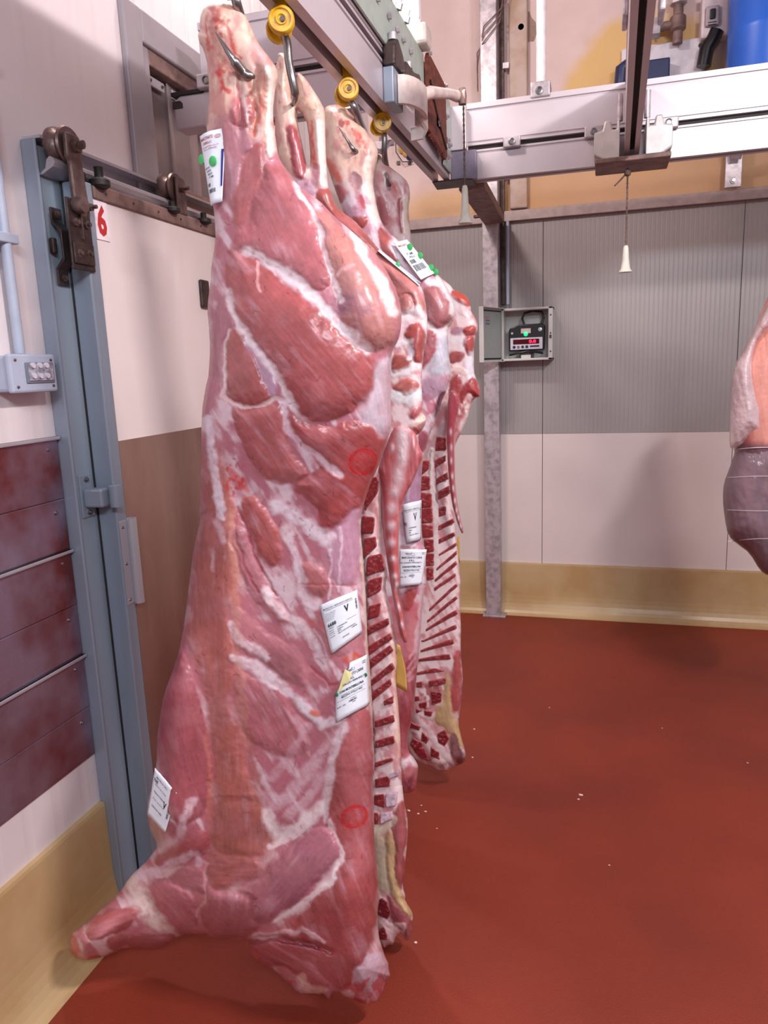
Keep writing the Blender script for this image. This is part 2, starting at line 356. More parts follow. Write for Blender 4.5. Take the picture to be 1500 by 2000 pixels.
# arm
MB().prism([(-.024, .026), (.026, .026), (.030, .018), (.030, -.035), (.040, -.150), (.024, -.178), (-.012, -.178), (-.016, -.150), (-.018, -.045), (-.026, -.035)], (xw+.024, 1.772, zc), AY, AZ, (.014, 0, 0)).build('arm', BRONZE, g, bevel=.004)
bolt(g, (xw+.038, 1.778, zc-.004), AX, .017, .018, BRONZE); MB().cyl((xw+.01, 1.778, zc), (xw+.066, 1.778, zc), .008).build('axle', BRONZE, g)
MB().lathe([(0, 0), (.018, 0), (.022, .012), (.020, .03), (0, .034)], (xw+.038, 1.752, zc-.155), AX, 16).build('nut', BRONZE, g, smooth=True)
bolt(g, (xw+.038, 1.806, zc-.150), AX, .010, .018, BRONZE)
MB().box((LX0+.03, 1.80, 2.17), (LX0+.062, 1.83, 2.20)).build('bump_stop_block', DARK, lf, bevel=.01)
MB().lathe([(.02, 0), (.028, .006), (.028, .02), (.02, .026), (.012, .026), (.012, .055), (0, .055)], (LX0+.065, 1.875, 2.165), AZ, 20).build('bump_stop', DARK, lf, smooth=True)
# hanger plate under it on the leaf edge
MB().box((LX0+.063, 1.722, 1.935), (LX0+.070, 1.812, 2.115)).build('hanger_plate', DARKST, lf, bevel=.003)
MB().box((LX0+.070, 1.725, 1.950), (LX0+.077, 1.805, 2.005)).build('slotted_plate', DARKST, lf, bevel=.003)
for yy, z in ((1.745, 1.977), (1.785, 1.98), (1.745, 2.055), (1.79, 2.055)):
    bolt(lf, (LX0+.070, yy, z), AX, .011, .010, BRONZE)
MB().box((LX0+.068, 1.765, 2.015), (LX0+.076, 1.771, 2.09)).build('weld_rib', BRONZE, lf)
# strap bracket on the jamb
g = empty('strap_bracket', (XL+.04, 1.80, 1.86), 'dark bent strap bracket bolted to the door jamb below the roller', 'bracket')
MB().prism([(0, 2.10), (.006, 2.10), (.006, 2.065), (.030, 2.04), (.030, 1.965), (.006, 1.94), (.006, 1.90), (0, 1.90), (0, 1.945), (.024, 1.97), (.024, 2.035), (0, 2.06)], (XL+.040, 1.745, 0), AX, AZ, (0, .040, 0)).build('strap', DARKST, g, bevel=.002, tri=True)
for z in (2.082, 1.920): bolt(g, (XL+.046, 1.765, z), AX, .010, .008, BRONZE)
MB().box((XL+.039, 1.728, 1.98), (XL+.055, 1.744, 2.02)).build('catch', DARKST, g, bevel=.004)
# second roller
g, s, xw, zc = roller(2.30, True)
g['label'] = 'smaller grooved roller with a bolt halfway along the door rail'
MB().prism([(-.02, .036), (.028, .036), (.034, .02), (.034, -.08), (-.02, -.08)], (xw+.022, 2.30, zc), AY, AZ, (.012, 0, 0)).build('arm', BRONZE, g, bevel=.004)
bolt(g, (xw+.034, 2.305, zc), AX, .013, .014, BRONZE); MB().cyl((xw+.02, 2.305, zc), (xw+.062, 2.305, zc), .006).build('axle', BRONZE, g)
for yy in (2.24, 2.44):
    q = MB().lathe([(.02, 0), (.026, .004), (.026, .014), (.018, .018), (.010, .018), (.010, .036), (0, .036)], (LX0+.065, yy, 2.165), AZ, 18).build('bump_stop', DARK, lf, smooth=True)

# hatch for the rails above the door
hf = struct('window_1')
HATM = mat('mauve_grey_aluminium', (168, 160, 166), 0.42, 0.3, noise=0.05, nscale=5)
HX = XL+.022
MB().box((XL, 2.205, 2.24), (HX, 2.30, 2.80)).build('window_frame', HATM, hf, bevel=.006)
MB().box((XL, 2.30, 2.70), (HX, 3.10, 2.80)).build('window_frame', HATM, hf, bevel=.006)
MB().box((XL, 2.96, 2.24), (HX, 3.10, 2.70)).build('window_frame', HATM, hf, bevel=.006)
MB().box((XL-.10, 2.302, 2.24), (HX-.012, 2.345, 2.70)).build('window_reveal', HATM, hf, bevel=.004)
MB().box((XL-.10, 2.345, 2.65), (HX-.012, 2.96, 2.70)).build('window_reveal', BROWN, hf, bevel=.004)
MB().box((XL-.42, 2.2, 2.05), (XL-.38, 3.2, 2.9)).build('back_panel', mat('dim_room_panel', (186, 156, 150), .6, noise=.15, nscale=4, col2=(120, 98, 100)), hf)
MB().box((XL-.42, 2.2, 2.05), (XL-.10, 3.2, 2.07)).build('sill', ALUG, hf)
MB().box((XL-.42, 2.18, 2.05), (XL-.10, 2.2, 2.9)).build('side_panel', ALUG, hf); MB().box((XL-.42, 3.2, 2.05), (XL-.10, 3.22, 2.9)).build('side_panel', ALUG, hf); MB().box((XL-.42, 2.2, 2.9), (XL-.10, 3.2, 2.92)).build('head_panel', ALUG, hf)
CUR = mat('clear_pvc', (214, 196, 196), .12, noise=.03, nscale=5, alpha=.34, spec=.8)
for k in range(3):
    y0 = 2.335+.15*k; pts = []
    mb = MB(); n = 8
    for i in range(n+1):
        yy = y0+.19*i/n; xx = XL-.03-.008*math.sin(i/n*math.pi)+.01*(k % 2)
        mb.v += [(xx, yy, 2.20), (xx, yy, 2.66), ]
    for i in range(n): mb.f.append((2*i, 2*i+2, 2*i+3, 2*i+1))
    o = mb.build('curtain_strip', CUR, hf, smooth=True); md = o.modifiers.new('s', 'SOLIDIFY'); md.thickness = .003
    MB().box((XL-.022, y0+.03, 2.605), (XL-.014, y0+.13, 2.635)).build('clamp', ALU, hf, bevel=.002)
    bolt(hf, (XL-.014, y0+.045, 2.62), AX, .006, .004); bolt(hf, (XL-.014, y0+.115, 2.62), AX, .006, .004)
MB().box((XL-.012, 2.45, 2.02), (XL+.012, 2.96, 2.30)).build('stainless_flap', DOORSS, hf, bevel=.003)
# ------------------------------------------------------------------ overhead rails
ZR, HR = 2.47, 0.315
def railprof():
    half = [(.040, 0), (.040, .105), (.033, .107), (.033, .112), (.040, .114), (.040, .122), (.016, .122), (.016, .142), (.040, .142), (.040, .150), (.034, .152), (.034, .157), (.040, .159),
            (.040, .284), (.036, .286), (.036, .291), (.044, .293), (.044, .315)]
    return [(.013, .045), (.013, 0)] + half + [(-a, b) for a, b in reversed(half)] + [(-.013, 0), (-.013, .045)]
def rail(label, x, y, along, length, cat='rail', prof=None, shear=0.0, uw=1.0):
    o = empty('overhead_rail', (x, y, ZR), label, cat, 'two-tier aluminium overhead rails')
    u = (AX if along == 'Y' else AY)*uw
    d = np.array((shear, length, 0) if along == 'Y' else (length, 0, 0), float)
    MB().prism(prof or railprof(), (x, y, ZR), u, AZ, d).build('beam', RAILM, o, tri=True)
    # dark strips in the side and bottom slots, shade put into their colour
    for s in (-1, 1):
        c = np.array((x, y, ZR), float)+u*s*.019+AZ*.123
        MB().prism([(-.0025, 0), (.0025, 0), (.0025, .018), (-.0025, .018)], c, u, AZ, d).build('slot_shade', SLOT, o)
    MB().prism([(-.012, .040), (.012, .040), (.012, .044), (-.012, .044)], (x, y, ZR), u, AZ, d).build('slot_shade', SLOT, o)
    return o
XM = -0.715
r1 = rail('main overhead rail that carries the hanging veal carcasses', XM, 0.9, 'Y', 2.60)
r2 = rail('cross rail running right along the back wall behind the white pull cord', -0.60, 3.58, 'X', 2.6)
r3 = rail('cross rail in front of the wall hatch running to the main rail', -1.30, 2.47, 'X', 1.30-abs(XM)-.045)
MB().prism([(0, 0), (.115, 0), (.115, .09), (.09, .105), (0, .105)], (-1.30, 2.432, ZR+.003), -AX, AZ, (0, .076, 0)).build('lower_beam', RAILM, r3, bevel=.006)
MB().box((-1.42, 2.428, ZR+.108), (-1.30, 2.51, ZR+.12)).build('lip', SLOT, r3)
MB().prism([(-.118, .068), (-.118, .092), (-.088, .092), (-.080, .084), (-.080, .068)], (-1.30, 2.43, ZR), AX, AZ, (0, .003, 0)).build('oval_slot', DARKST, r3)
r4 = rail('rail crossing overhead at right with a bracket and pull cord at its end', 0.0725, 1.82, 'Y', 1.68, shear=.0275, uw=.72)  # near end cut short so its shadow stays off the hocks
def clampblock(p, axis, parent, m=GALV, s=1.0):
    a = np.array(axis, float); t = np.cross(a, AZ)
    o = MB().obox(np.array(p)+a*.014*s, a, t, AZ, .028*s, .075*s, .045*s).build('clamp_block', m, parent, bevel=.005)
    MB().lathe([(.014*s, 0), (.014*s, .004), (.010*s, .005), (.010*s, .001), (0, .001)], np.array(p)+a*.0285*s, a, 18).build('socket_screw', STEEL, o)
    return o
F2 = 3.58-.040
clampblock((-0.40, F2, ZR+.132), -AY, r2); clampblock((-0.055, F2, ZR+.132), -AY, r2); clampblock((0.245, F2, ZR+.132), -AY, r2)
clampblock((XM+.040, 3.14, ZR+.132), AX, r1)
clampblock((-1.27, 2.43, ZR+.132), -AY, r3)
# joint block between main rail and cross rail
jb = empty('corner_joint', (-0.66, 3.54, ZR), 'grey block joining the end of the main rail to the cross rail', 'bracket')
MB().box((-.672, 3.50, ZR-.008), (-.555, 3.535, ZR+.115)).build('block', mat('mauve_painted_steel', (132, 122, 142), .45, .2), jb, bevel=.004)
MB().prism([(-.75, 3.47), (-.60, 3.47), (-.57, 3.50), (-.57, 3.62), (-.76, 3.62)], (0, 0, ZR-.012), AX, AY, (0, 0, .006)).build('foot_plate', DARKST, jb, bevel=.003)
MB().box((-.672, 3.50, ZR+.12), (-.60, 3.532, ZR+.30)).build('back_plate', RAILM, jb, bevel=.003)
# switch plates on the main rail
sw = empty('rail_switch', (XM+.04, 3.2, ZR+.02), 'rusty toothed switch plate with white nylon guide loops on the main rail', 'rail switch')
GRN = mat('pale_green_plate', (176, 188, 180), .45, .2, noise=.04)
MB().box((XM+.044, 1.95, ZR+.165), (XM+.052, 2.97, ZR+.325)).build('cover_plate', GRN, sw, bevel=.002)
teeth = [(3.30, ZR+.03), (3.46, ZR+.03), (3.46, ZR+.22), (3.30, ZR+.30)]
poly = [(2.965, ZR+.06), (2.965, ZR+.31), (2.99, ZR+.335), (3.30, ZR+.32), (3.31, ZR+.05), (3.28, ZR+.028), (3.24, ZR+.028)]
for k in range(9):
    a = 3.22-.027*k; z = ZR+.03+.002*k; poly += [(a, z), (a-.004, z+.014), (a-.016, z+.012)]
MB().prism(poly, (XM+.056, 0, 0), AY, AZ, (.012, 0, 0)).build('toothed_plate', RUST, sw, bevel=0, tri=True)
MB().tube([(XM+.071, 2.99, ZR+.24), (XM+.071, 3.05, ZR+.19), (XM+.071, 3.15, ZR+.13), (XM+.071, 3.28, ZR+.07)], .005, 8).build('cam_rod', DARKST, sw)
for y, z in ((3.00, .345), (3.30, .33), (3.33, .22), (3.34, .13), (3.38, .12), (3.36, .07)): bolt(sw, (XM+.06, y, ZR+z-.01), AX, .012, .012, GALV)
MB().box((XM+.044, 3.325, ZR+.02), (XM+.05, 3.49, ZR+.315)).build('end_plate', GRN, sw, bevel=.002)
for y in (2.30, 2.42, 2.52, 2.60, 2.70): 
    MB().lathe([(.013, 0), (.013, .02), (.007, .022), (.007, .04), (0, .04)], (XM+.052, y, ZR+.325), (.3, 0, 1), 6).build('bolt', GALV, sw)
    MB().lathe([(.010, 0), (.010, .01), (0, .012)], (XM+.054, y+.05, ZR+.255), AX, 6).build('bolt', GALV, sw)
# lever clamps and guide loops
MB().box((XM+.041, 2.43, ZR-.005), (XM+.075, 2.545, ZR+.10)).build('clamp_post', ALUG, sw, bevel=.004)
MB().prism([(2.42, .10), (2.50, .10), (2.56, .12), (2.53, .16), (2.47, .19), (2.43, .16)], (XM+.045, 0, ZR), AY, AZ, (.04, 0, 0)).build('knuckle', DARKST, sw, bevel=.008)
MB().prism([(2.56, .08), (2.80, .10), (2.85, .15), (2.78, .19), (2.70, .17), (2.60, .17), (2.56, .13)], (XM+.045, 0, ZR), AY, AZ, (.035, 0, 0)).build('knuckle', DARKST, sw, bevel=.008)
MB().lathe([(0, 0), (.014, 0), (.014, .02), (0, .03)], (XM+.065, 2.47, ZR+.185), AZ, 14).build('bolt', GALV, sw, smooth=True)
MB().lathe([(0, 0), (.014, 0), (.014, .02), (0, .03)], (XM+.065, 2.67, ZR+.17), AZ, 14).build('bolt', GALV, sw, smooth=True)
def strip(pts, hw, th, ax=(0, 0, 1)):                # band swept along a path
    pts = [np.array(p, float) for p in pts]; ax = np.array(ax, float); mb = MB(); n = len(pts)
    for i, p in enumerate(pts):
        t = pts[min(i+1, n-1)]-pts[max(i-1, 0)]; t /= np.linalg.norm(t); nn = np.cross(t, ax); nn /= np.linalg.norm(nn)
        for a, b in ((-1, -1), (1, -1), (1, 1), (-1, 1)): mb.v.append(tuple(p+ax*hw*a+nn*th*b))
    for i in range(n-1):
        for k in range(4): mb.f.append((4*i+k, 4*i+(k+1) % 4, 4*i+4+(k+1) % 4, 4*i+4+k))
    mb.f += [(0, 1, 2, 3), (4*n-1, 4*n-2, 4*n-3, 4*n-4)]
    return mb
arc = [(XM+.075+.055*math.sin(q), 2.60-.12*math.cos(q), ZR+.045) for q in np.linspace(0, math.pi, 13)]
strip(arc, .042, .008).build('guide_loop', WPL, sw, smooth=True)
strip([(XM+.11, 2.64, ZR+.02), (XM+.125, 2.66, ZR-.01), (XM+.11, 2.67, ZR-.035), (XM+.07, 2.66, ZR-.04)], .02, .006).build('guide_loop', WPL, sw, smooth=True)
q0 = np.array([XM+.09, 2.66, ZR+.075])
lever_end = PY(903, 187, 2.95)
MB().tube([q0, q0+(.05, 0, .01), lever_end*.7+q0*.3+np.array((0, 0, .008)), lever_end-(.02, 0, 0), lever_end+(.012, 0, 0)], [.022, .020, .017, .020, .021], 14).build('lever_arm', WPL, sw, smooth=True)
MB().lathe([(.0, 0), (.014, .0), (.016, .03), (.012, .055), (0, .055)], lever_end-(0, 0, .03), AZ, 14).build('lever_knob', BROWN, sw, smooth=True)
# pull cords
def pull(top, zgrip, gl, label, knot=False):
    g = empty('pull_cord', tuple(top), label, 'pull cord', 'white pull cords')
    n = 40; pts = [np.array(top)-AZ*(top[2]-zgrip)*i/n for i in range(n+1)]
    MB().tube(pts, [.0035+.0012*math.sin(i*2.4) for i in range(n+1)], 8).build('cord', CORD, g, smooth=True)
    MB().lathe([(.008, 0), (.011, -.01), (.014, -gl*.5), (.019, -gl*.85), (.026, -gl*.95), (.027, -gl), (0, -gl)], (top[0], top[1], zgrip+.004), AZ, 20).build('grip', CREAMP, g, smooth=True)
    if knot:
        MB().lathe([(0, -.02), (.012, -.012), (.014, 0), (.008, .012), (0, .018)], top, AZ, 12).build('knot', CORD, g, smooth=True)
        MB().tube([top, np.array(top)+(-.03, 0, -.03), np.array(top)+(-.05, -.01, -.05)], .0035, 6).build('cord_end', CORD, g)
    return g
g1 = PY(897, 440, 2.95); gt = PY(897, 366, 2.95)
pull((lever_end[0]+.004, 2.95, lever_end[2]-.02), gt[2], gt[2]-g1[2], 'white pull cord grip hanging beside the main rail end, left one')
ct = PY(1226, 336, 3.40); cg0 = PY(1219, 482, 3.40); cg1 = PY(1217, 534, 3.40)
pull((ct[0], 3.40, ct[2]), cg0[2], cg0[2]-cg1[2], 'white pull cord grip hanging under the bracket of the crossing rail, right one', True)
# bracket at the end of the right rail
eb = empty('rail_end_bracket', (.10, 3.45, ZR), 'pale cast bracket fixing the crossing rail to the cross rail', 'bracket')
CAST = mat('cast_light_alloy', (206, 200, 198), .45, .25, noise=.05)
for s in (-1, 1):
    MB().prism([(.050, -.03), (.115, -.02), (.150, .0), (.150, .085), (.118, .09), (.110, .125), (.085, .125), (.080, .09), (.062, .09), (.062, .125), (.050, .125)], (.10, 3.36, ZR), AX*s, AZ, (0, .17, 0)).build('cheek', CAST, eb, bevel=.006, tri=True)
    MB().box((.10+s*.065, 3.50, ZR+.07), (.10+s*.105, 3.535, ZR+.135)).build('screw_block', DARKST, eb, bevel=.005)
    MB().cyl((.10+s*.052, 3.37, ZR+.12), (.10+s*.052, 3.37, ZR+.22), .012).build('pin', GALV, eb, smooth=True)
MB().box((-.045, 3.33, ZR-.042), (.245, 3.54, ZR-.022)).build('base_plate', BROWN, eb, bevel=.004)
# hanger plates for right rail further up
MB().box((.10-.062, 2.60, ZR+.20), (.10-.045, 2.72, ZR+.27)).build('hanger_clamp', GALV, r4, bevel=.006)
MB().box((.10+.045, 2.60, ZR+.20), (.10+.062, 2.72, ZR+.27)).build('hanger_clamp', GALV, r4, bevel=.006)
# white hanger pole over the cross rail
hp = empty('hanger_pole', (-.29, 3.58, ZR+.3), 'white vertical pole holding the cross rail from the ceiling', 'pole')
pp = PY(1056, 180, 3.56)
MB().cyl((pp[0], 3.58, ZR+HR), (pp[0], 3.58, 4.6), .021).build('pole', mat('white_painted_pole', (238, 226, 228), .4), hp, smooth=True)
MB().box((pp[0]-.042, 3.53, ZR+HR-.015), (pp[0]+.042, 3.63, ZR+HR+.05)).build('foot', GALV, hp, bevel=.006)
MB().lathe([(.016, 0), (.016, .005), (.010, .006), (.010, .001), (0, .001)], (pp[0]-.004, 3.53, ZR+HR+.012), -AY, 18).build('socket_screw', STEEL, hp)
# white hanger pole of the main rail
hp = empty('rail_hanger', (XM, 2.95, ZR+.3), 'white plate hanger above the main rail', 'bracket')
MB().box((XM-.055, 2.90, ZR+HR+.02), (XM+.055, 2.935, 4.6)).build('post', mat('white_painted_pole', (238, 226, 228), .4), hp, bevel=.003)
MB().box((XM+.02, 2.88, ZR+HR+.012), (XM+.085, 2.97, ZR+HR+.085)).build('clamp', mat('cast_cream', (206, 192, 184), .5, noise=.06), hp, bevel=.012)
bolt(hp, (XM+.05, 2.90, ZR+HR+.085), AZ, .012, .015, GALV)
# curved return plate under the main rail
cp = empty('curved_guide', (XM-.08, 2.95, ZR), 'curved white and grey deflector plate beneath the main rail', 'guide plate')
strip([(XM-.045+.0*t, 2.30+.42*t, ZR-.045-.075*math.sin(math.pi*min(1, t*1.1))) for t in np.linspace(0, 1, 14)], .04, .006, (1, 0, 0)).build('deflector', GALV, cp, smooth=True)
for t in (2.33, 2.69): MB().box((XM-.05, t-.01, ZR-.08), (XM-.035, t+.01, ZR+.002)).build('stay', GALV, cp)
# ------------------------------------------------------------------ back wall fittings
po = empty('steel_post', (-.67, 4.76, 0), 'galvanised square steel post standing against the back wall', 'post')
MB().box((-.715, 4.70, .012), (-.62, 4.79, 4.58)).build('shaft', GALV, po, bevel=.004)
MB().box((-.735, 4.68, .0), (-.585, 4.80, .012)).build('base_plate', GALV, po, bevel=.002)
MB().box((-.76, 4.665, 2.515), (-.60, 4.70, 2.53)).build('tie_rod', DARKST, po, bevel=.002)
br = empty('diagonal_brace', (-.64, 4.1, 2.46), 'brown angle brace running from the rail end down to the post', 'brace')
a = np.array((-.60, 3.64, 2.475)); b = np.array((-.64, 4.695, 2.50)); 
MB().obox((a+b)/2, AX, (b-a)/np.linalg.norm(b-a), AZ, .12, np.linalg.norm(b-a), .05).build('angle', BROWN, br, bevel=.004)
wp = empty('wall_pipe', (-.60, 4.8, 2.0), 'slim dark pipe and flat bar running up beside the steel post', 'pipe')
MB().box((-.615, 4.795, 2.01), (-.590, 4.825, 4.4)).build('flat_bar', DARKST, wp, bevel=.003)
MB().cyl((-.572, 4.795, 2.01), (-.572, 4.795, 2.50), .010).build('pipe', GREYBOX, wp, smooth=True)
MB().box((-.56, 4.80, 2.57), (-.455, 4.86, 4.55)).build('duct', mat('duct_plaster', (188, 166, 156), .8, noise=.1, nscale=8, bump=.2, bscale=40, col2=(170, 140, 120)), wp, bevel=.01)
for z in (2.75, 3.1, 3.35): MB().box((-.595, 4.785, z), (-.56, 4.80, z+.03)).build('pipe_clip', GALV, wp)
wi = empty('loose_wire', (-.75, 4.8, 3.6), 'thin loose wires looping down beside the post top', 'wire')
for k in range(3):
    MB().tube([(-.55-.02*k, 4.775, 3.72), (-.60, 4.69, 3.62-.03*k), (-.69, 4.685, 3.55-.04*k), (-.74, 4.75, 3.36+.04*k), (-.745, 4.80, 3.25+.05*k)], .0035, 6).build('wire', BROWN, wi, smooth=True)
ho = empty('pipe_stub', (-.45, 4.8, 3.52), 'white pipe stub poking from a ragged foam-filled hole in the plaster', 'pipe')
rr = random.Random(4); hole = [(.075*math.cos(q)*(1+rr.uniform(-.25, .25)), .085*math.sin(q)*(1+rr.uniform(-.25, .25))) for q in np.linspace(0, 2*math.pi, 16)[:-1]]
ph = PY(1024, 57, 4.84)
MB().prism(hole, (ph[0], 4.845, ph[2]), AX, AZ, (0, .012, 0)).build('hole_edge', mat('raw_mortar', (150, 124, 112), .9, bump=.5, bscale=60), ho, tri=True)
MB().lathe([(.0, .0), (.017, 0), (.017, .004), (.034, .006), (.034, .04), (.017, .04)], (ph[0]-.015, 4.80, ph[2]), AY, 20).build('pipe_end', WPL, ho, smooth=True)
# old hole with wires seen under the rail
ph = PY(803, 300, 4.84)
fo = empty('foam_patch', (ph[0], 4.84, ph[2]), 'ragged foam patch with wires in the plaster below the main rail', 'wall patch')
rr = random.Random(9)
for k in range(6):
    c = PY(788+7*k, 290+6*(k % 3), 4.835)
    o = MB().lathe([(0, 0), (.03, .002), (.034, .015), (.02, .03), (0, .034)], (c[0], 4.855, c[2]), -AY, 9).build('foam_lump', [FOAM, FOAM, NAVY, FOAM, DARKST, FOAM][k], fo, smooth=True)
for k in range(2):
    c = PY(778+22*k, 318, 4.84); MB().box((c[0]-.01, 4.835, c[2]-.01), (c[0]+.01, 4.852, c[2]+.01)).build('chip', DARKST, fo)
c = PY(772, 250, 4.8); MB().tube([c, c-(0, 0, .14), c+(.04, 0, -.20), c+(.10, .03, -.20)], .003, 6).build('wire', DARK, fo)
# wall bracket right
wbk = empty('wall_bracket', (.77, 4.7, 2.5), 'galvanised angle bracket under the cross rail at the back wall', 'bracket')
a1 = PY(1432, 355, 4.78)
MB().box((a1[0]-.045, 4.765, 2.565), (a1[0]+.04, 4.79, 2.86)).build('plate', GALV, wbk, bevel=.003)
MB().obox((a1[0], 4.60, 2.80), AX, np.array((0, .8, -.6)), np.array((0, .6, .8)), .05, .30, .04).build('diagonal', GALV, wbk, bevel=.003)
bolt(wbk, (a1[0]-.002, 4.765, 2.60), -AY, .018, .012)
# ------------------------------------------------------------------ weighing indicator box
bx = empty('meter_cabinet', (-.46, 4.75, 1.67), 'open grey wall cabinet with a weighing indicator inside', 'cabinet')
fy = 4.68
c0 = PY(979, 602, fy); c1 = PY(1079, 702, fy); x0, x1, z1, z0 = c0[0], c1[0], c0[2]-.004, c1[2]
t = .014
MB().box((x0, 4.815, z0), (x1, 4.829, z1)).build('back', ENCL, bx)
MB().box((x0, fy, z1-t), (x1, 4.82, z1)).build('top', ENCL, bx, bevel=.003)
MB().box((x0, fy, z0), (x1, 4.82, z0+t)).build('bottom', ENCL, bx, bevel=.003)
MB().box((x0, fy, z0), (x0+t, 4.82, z1)).build('side', ENCL, bx, bevel=.003); MB().box((x1-.026, fy, z0), (x1, 4.82, z1)).build('side', ENCL, bx, bevel=.003)
for z in (z0+.05, (z0+z1)/2, z1-.05): bolt(bx, (x1-.012, fy, z), -AY, .005, .004, DARKST)
MB().box((x1-.018, fy-.006, (z0+z1)/2-.03), (x1-.006, fy, (z0+z1)/2-.01)).build('catch', DARKST, bx)
# door
dvec = np.array((-.34, -.94, 0)); dvec /= np.linalg.norm(dvec); dn_ = np.array((dvec[1], -dvec[0], 0)); dl = .27
hc = np.array((x0-.002, fy, (z0+z1)/2)); hh = (z1-z0)+.006
dr = MB().obox(hc+dvec*dl/2, dvec, dn_, AZ, dl, .012, hh).build('cabinet_door', ENCL, bx, bevel=.003)
inn = -dn_ if (np.array((1, 0, 0))@(-dn_)) > 0 else dn_
MB().obox(hc+dvec*dl/2+inn*.0075, dvec, dn_, AZ, dl-.03, .004, hh-.03).build('gasket', BLACKP, dr)
MB().obox(hc+dvec*dl/2+inn*.010, dvec, dn_, AZ, dl-.05, .004, hh-.05).build('inner_face', ENCLD, dr)
MB().obox(hc+dvec*(dl-.003)+inn*.012, dvec, dn_, AZ, .008, .026, hh).build('rim', ENCL, dr, bevel=.002)
for s in (1, -1): MB().obox(hc+dvec*dl/2+inn*.012+AZ*s*(hh/2-.003), dvec, dn_, AZ, dl, .026, .006).build('rim', ENCL, dr, bevel=.002)
for z in (z0+.05, z1-.05): MB().cyl((x0, fy-.006, z-.02), (x0, fy-.006, z+.02), .007).build('hinge', ENCL, bx)
for k in range(3): MB().obox(hc+dvec*(dl-.075)+inn*.0125+AZ*(hh/2-.06-.018*k), dvec, dn_, AZ, .05, .001, .011).build('sticker', [RINK, GINK, GINK][k] if k else PINK, dr)
# indicator
def PI(x, y, Y=4.74): return PY(x, y, Y)
ind = empty('weighing_indicator', tuple(PI(1028, 690)), 'black weighing indicator with a red digit display inside the wall cabinet', 'meter')
a = PI(994, 640); b = PI(1063, 684)
zt, zb = PI(1028, 633)[2], b[2]
iy = 4.74
MB().prism([(a[0], zb), (b[0], zb+.004), (b[0]+.003, zt-.01), (b[0]-.01, zt), ((a[0]+b[0])/2-.05, zt), ((a[0]+b[0])/2-.075, zt-.012), (a[0]+.01, zt-.016), (a[0], zt-.03)], (0, iy, 0), AX, AZ, (0, .05, 0)).build('case', BLACKP, ind, bevel=.006, tri=True)
W0 = b[0]-a[0]
def irect(u0, v0, u1, v1, dy, m, name, bev=0): return MB().box((a[0]+W0*u0, iy-dy, zb+(zt-zb)*v0), (a[0]+W0*u1, iy-dy+.006, zb+(zt-zb)*v1)).build(name, m, ind, bevel=bev)
irect(.04, .06, .95, .50, .003, mat('indicator_panel', (216, 208, 222), .4), 'front_panel', .001)
irect(.12, .26, .86, .44, .005, SCREEN, 'display')
plane_text('digits', '0.0', (a[0]+W0*.57, iy-.0065, zb+(zt-zb)*.29), AX, AZ, (zt-zb)*.125, LEDR, ind, .04, W0*.20)
irect(.60, .14, .86, .20, .0045, BLACKP, 'brand_bar')
for k in range(4): MB().lathe([(0, 0), (.009, 0), (.009, .003), (0, .003)], (a[0]+W0*(.15+.12*k), iy-.003, zb+(zt-zb)*.16), -AY, 14).build('key', [NAVY, GINK, DARKST, NAVY][k], ind)
irect(.34, .66, .62, .84, .003, mat('paper_window', (206, 190, 184), .5), 'meter_window', .001)
MB().lathe([(0, 0), (.013, 0), (.012, .006), (0, .010)], (a[0]+W0*.48, iy-.003, zb+(zt-zb)*.63), -AY, 16).build('green_lamp', LEDG, ind, smooth=True)
MB().lathe([(.006, 0), (.012, 0), (.012, .004), (.006, .005)], (a[0]+W0*.88, iy, zb+(zt-zb)*.78), -AY, 16).build('key_lock', ALU, ind)
MB().lathe([(0, 0), (.007, 0), (.007, .003), (0, .003)], (a[0]+W0*.09, iy, zb+(zt-zb)*.68), -AY, 12).build('indicator_dot', ALU, ind)
cabp = [PI(1024, 634, 4.76), PI(1020, 622, 4.76), PI(1024, 612, 4.76), PI(1040, 607, 4.77), PI(1058, 609, 4.77), PI(1062, 620, 4.77), PI(1058, 634, 4.76)]
MB().tube(cabp, .007, 10).build('cable', BLACKP, ind, smooth=True)
MB().tube([PI(995, 694, 4.75), PI(1012, 690, 4.73), PI(1030, 686, 4.73), PI(1050, 688, 4.73), PI(1060, 690, 4.75)], .006, 8).build('cable', BLACKP, ind, smooth=True)
MB().box((a[0]+W0*.35, iy-.01, z0+t), (a[0]+W0*.62, iy+.02, z0+t+.02)).build('cable_clip', ENCL, ind)
MB().box((a[0]+W0*.3, iy+.045, zb-.01), (a[0]+W0*.7, 4.816, zb+.06)).build('mount', DARKST, ind)
MB().box((a[0]+W0*.3, iy+.01, z0+t), (a[0]+W0*.7, iy+.045, zb+.005)).build('mount', DARKST, ind)
# ------------------------------------------------------------------ shelf-height things over the cross rail at right
dy_ = 4.55
pu = empty('dosing_box', tuple(PY(1280, 150, 4.8)), 'white mounting board with a navy dosing unit above the cross rail', 'dosing unit')
a = PY(1232, 96, 4.84); b = PY(1373, 200, 4.84)
MB().box((a[0]-.05, 4.815, b[2]-.06), (b[0], 4.848, a[2])).build('board', mat('board_white', (214, 204, 212), .45), pu, bevel=.008)
a = PY(1225, 112, 4.7); b = PY(1307, 190, 4.7)
MB().box((a[0], 4.72, b[2]-.03), (b[0], 4.82, a[2]-.02)).build('unit_body', NAVY, pu, bevel=.008)
a = PY(1200, 120, 4.75); b = PY(1240, 190, 4.75)
MB().tube([(a[0]+.10, 4.76, a[2]-.01), (a[0]+.04, 4.76, a[2]-.04), (a[0]+.03, 4.76, b[2])], .035, 14).build('hose_bend', NAVY, pu, smooth=True)
bolt(pu, tuple(PY(1368, 89, 4.815)), -AY, .012, .008, BLACKP)
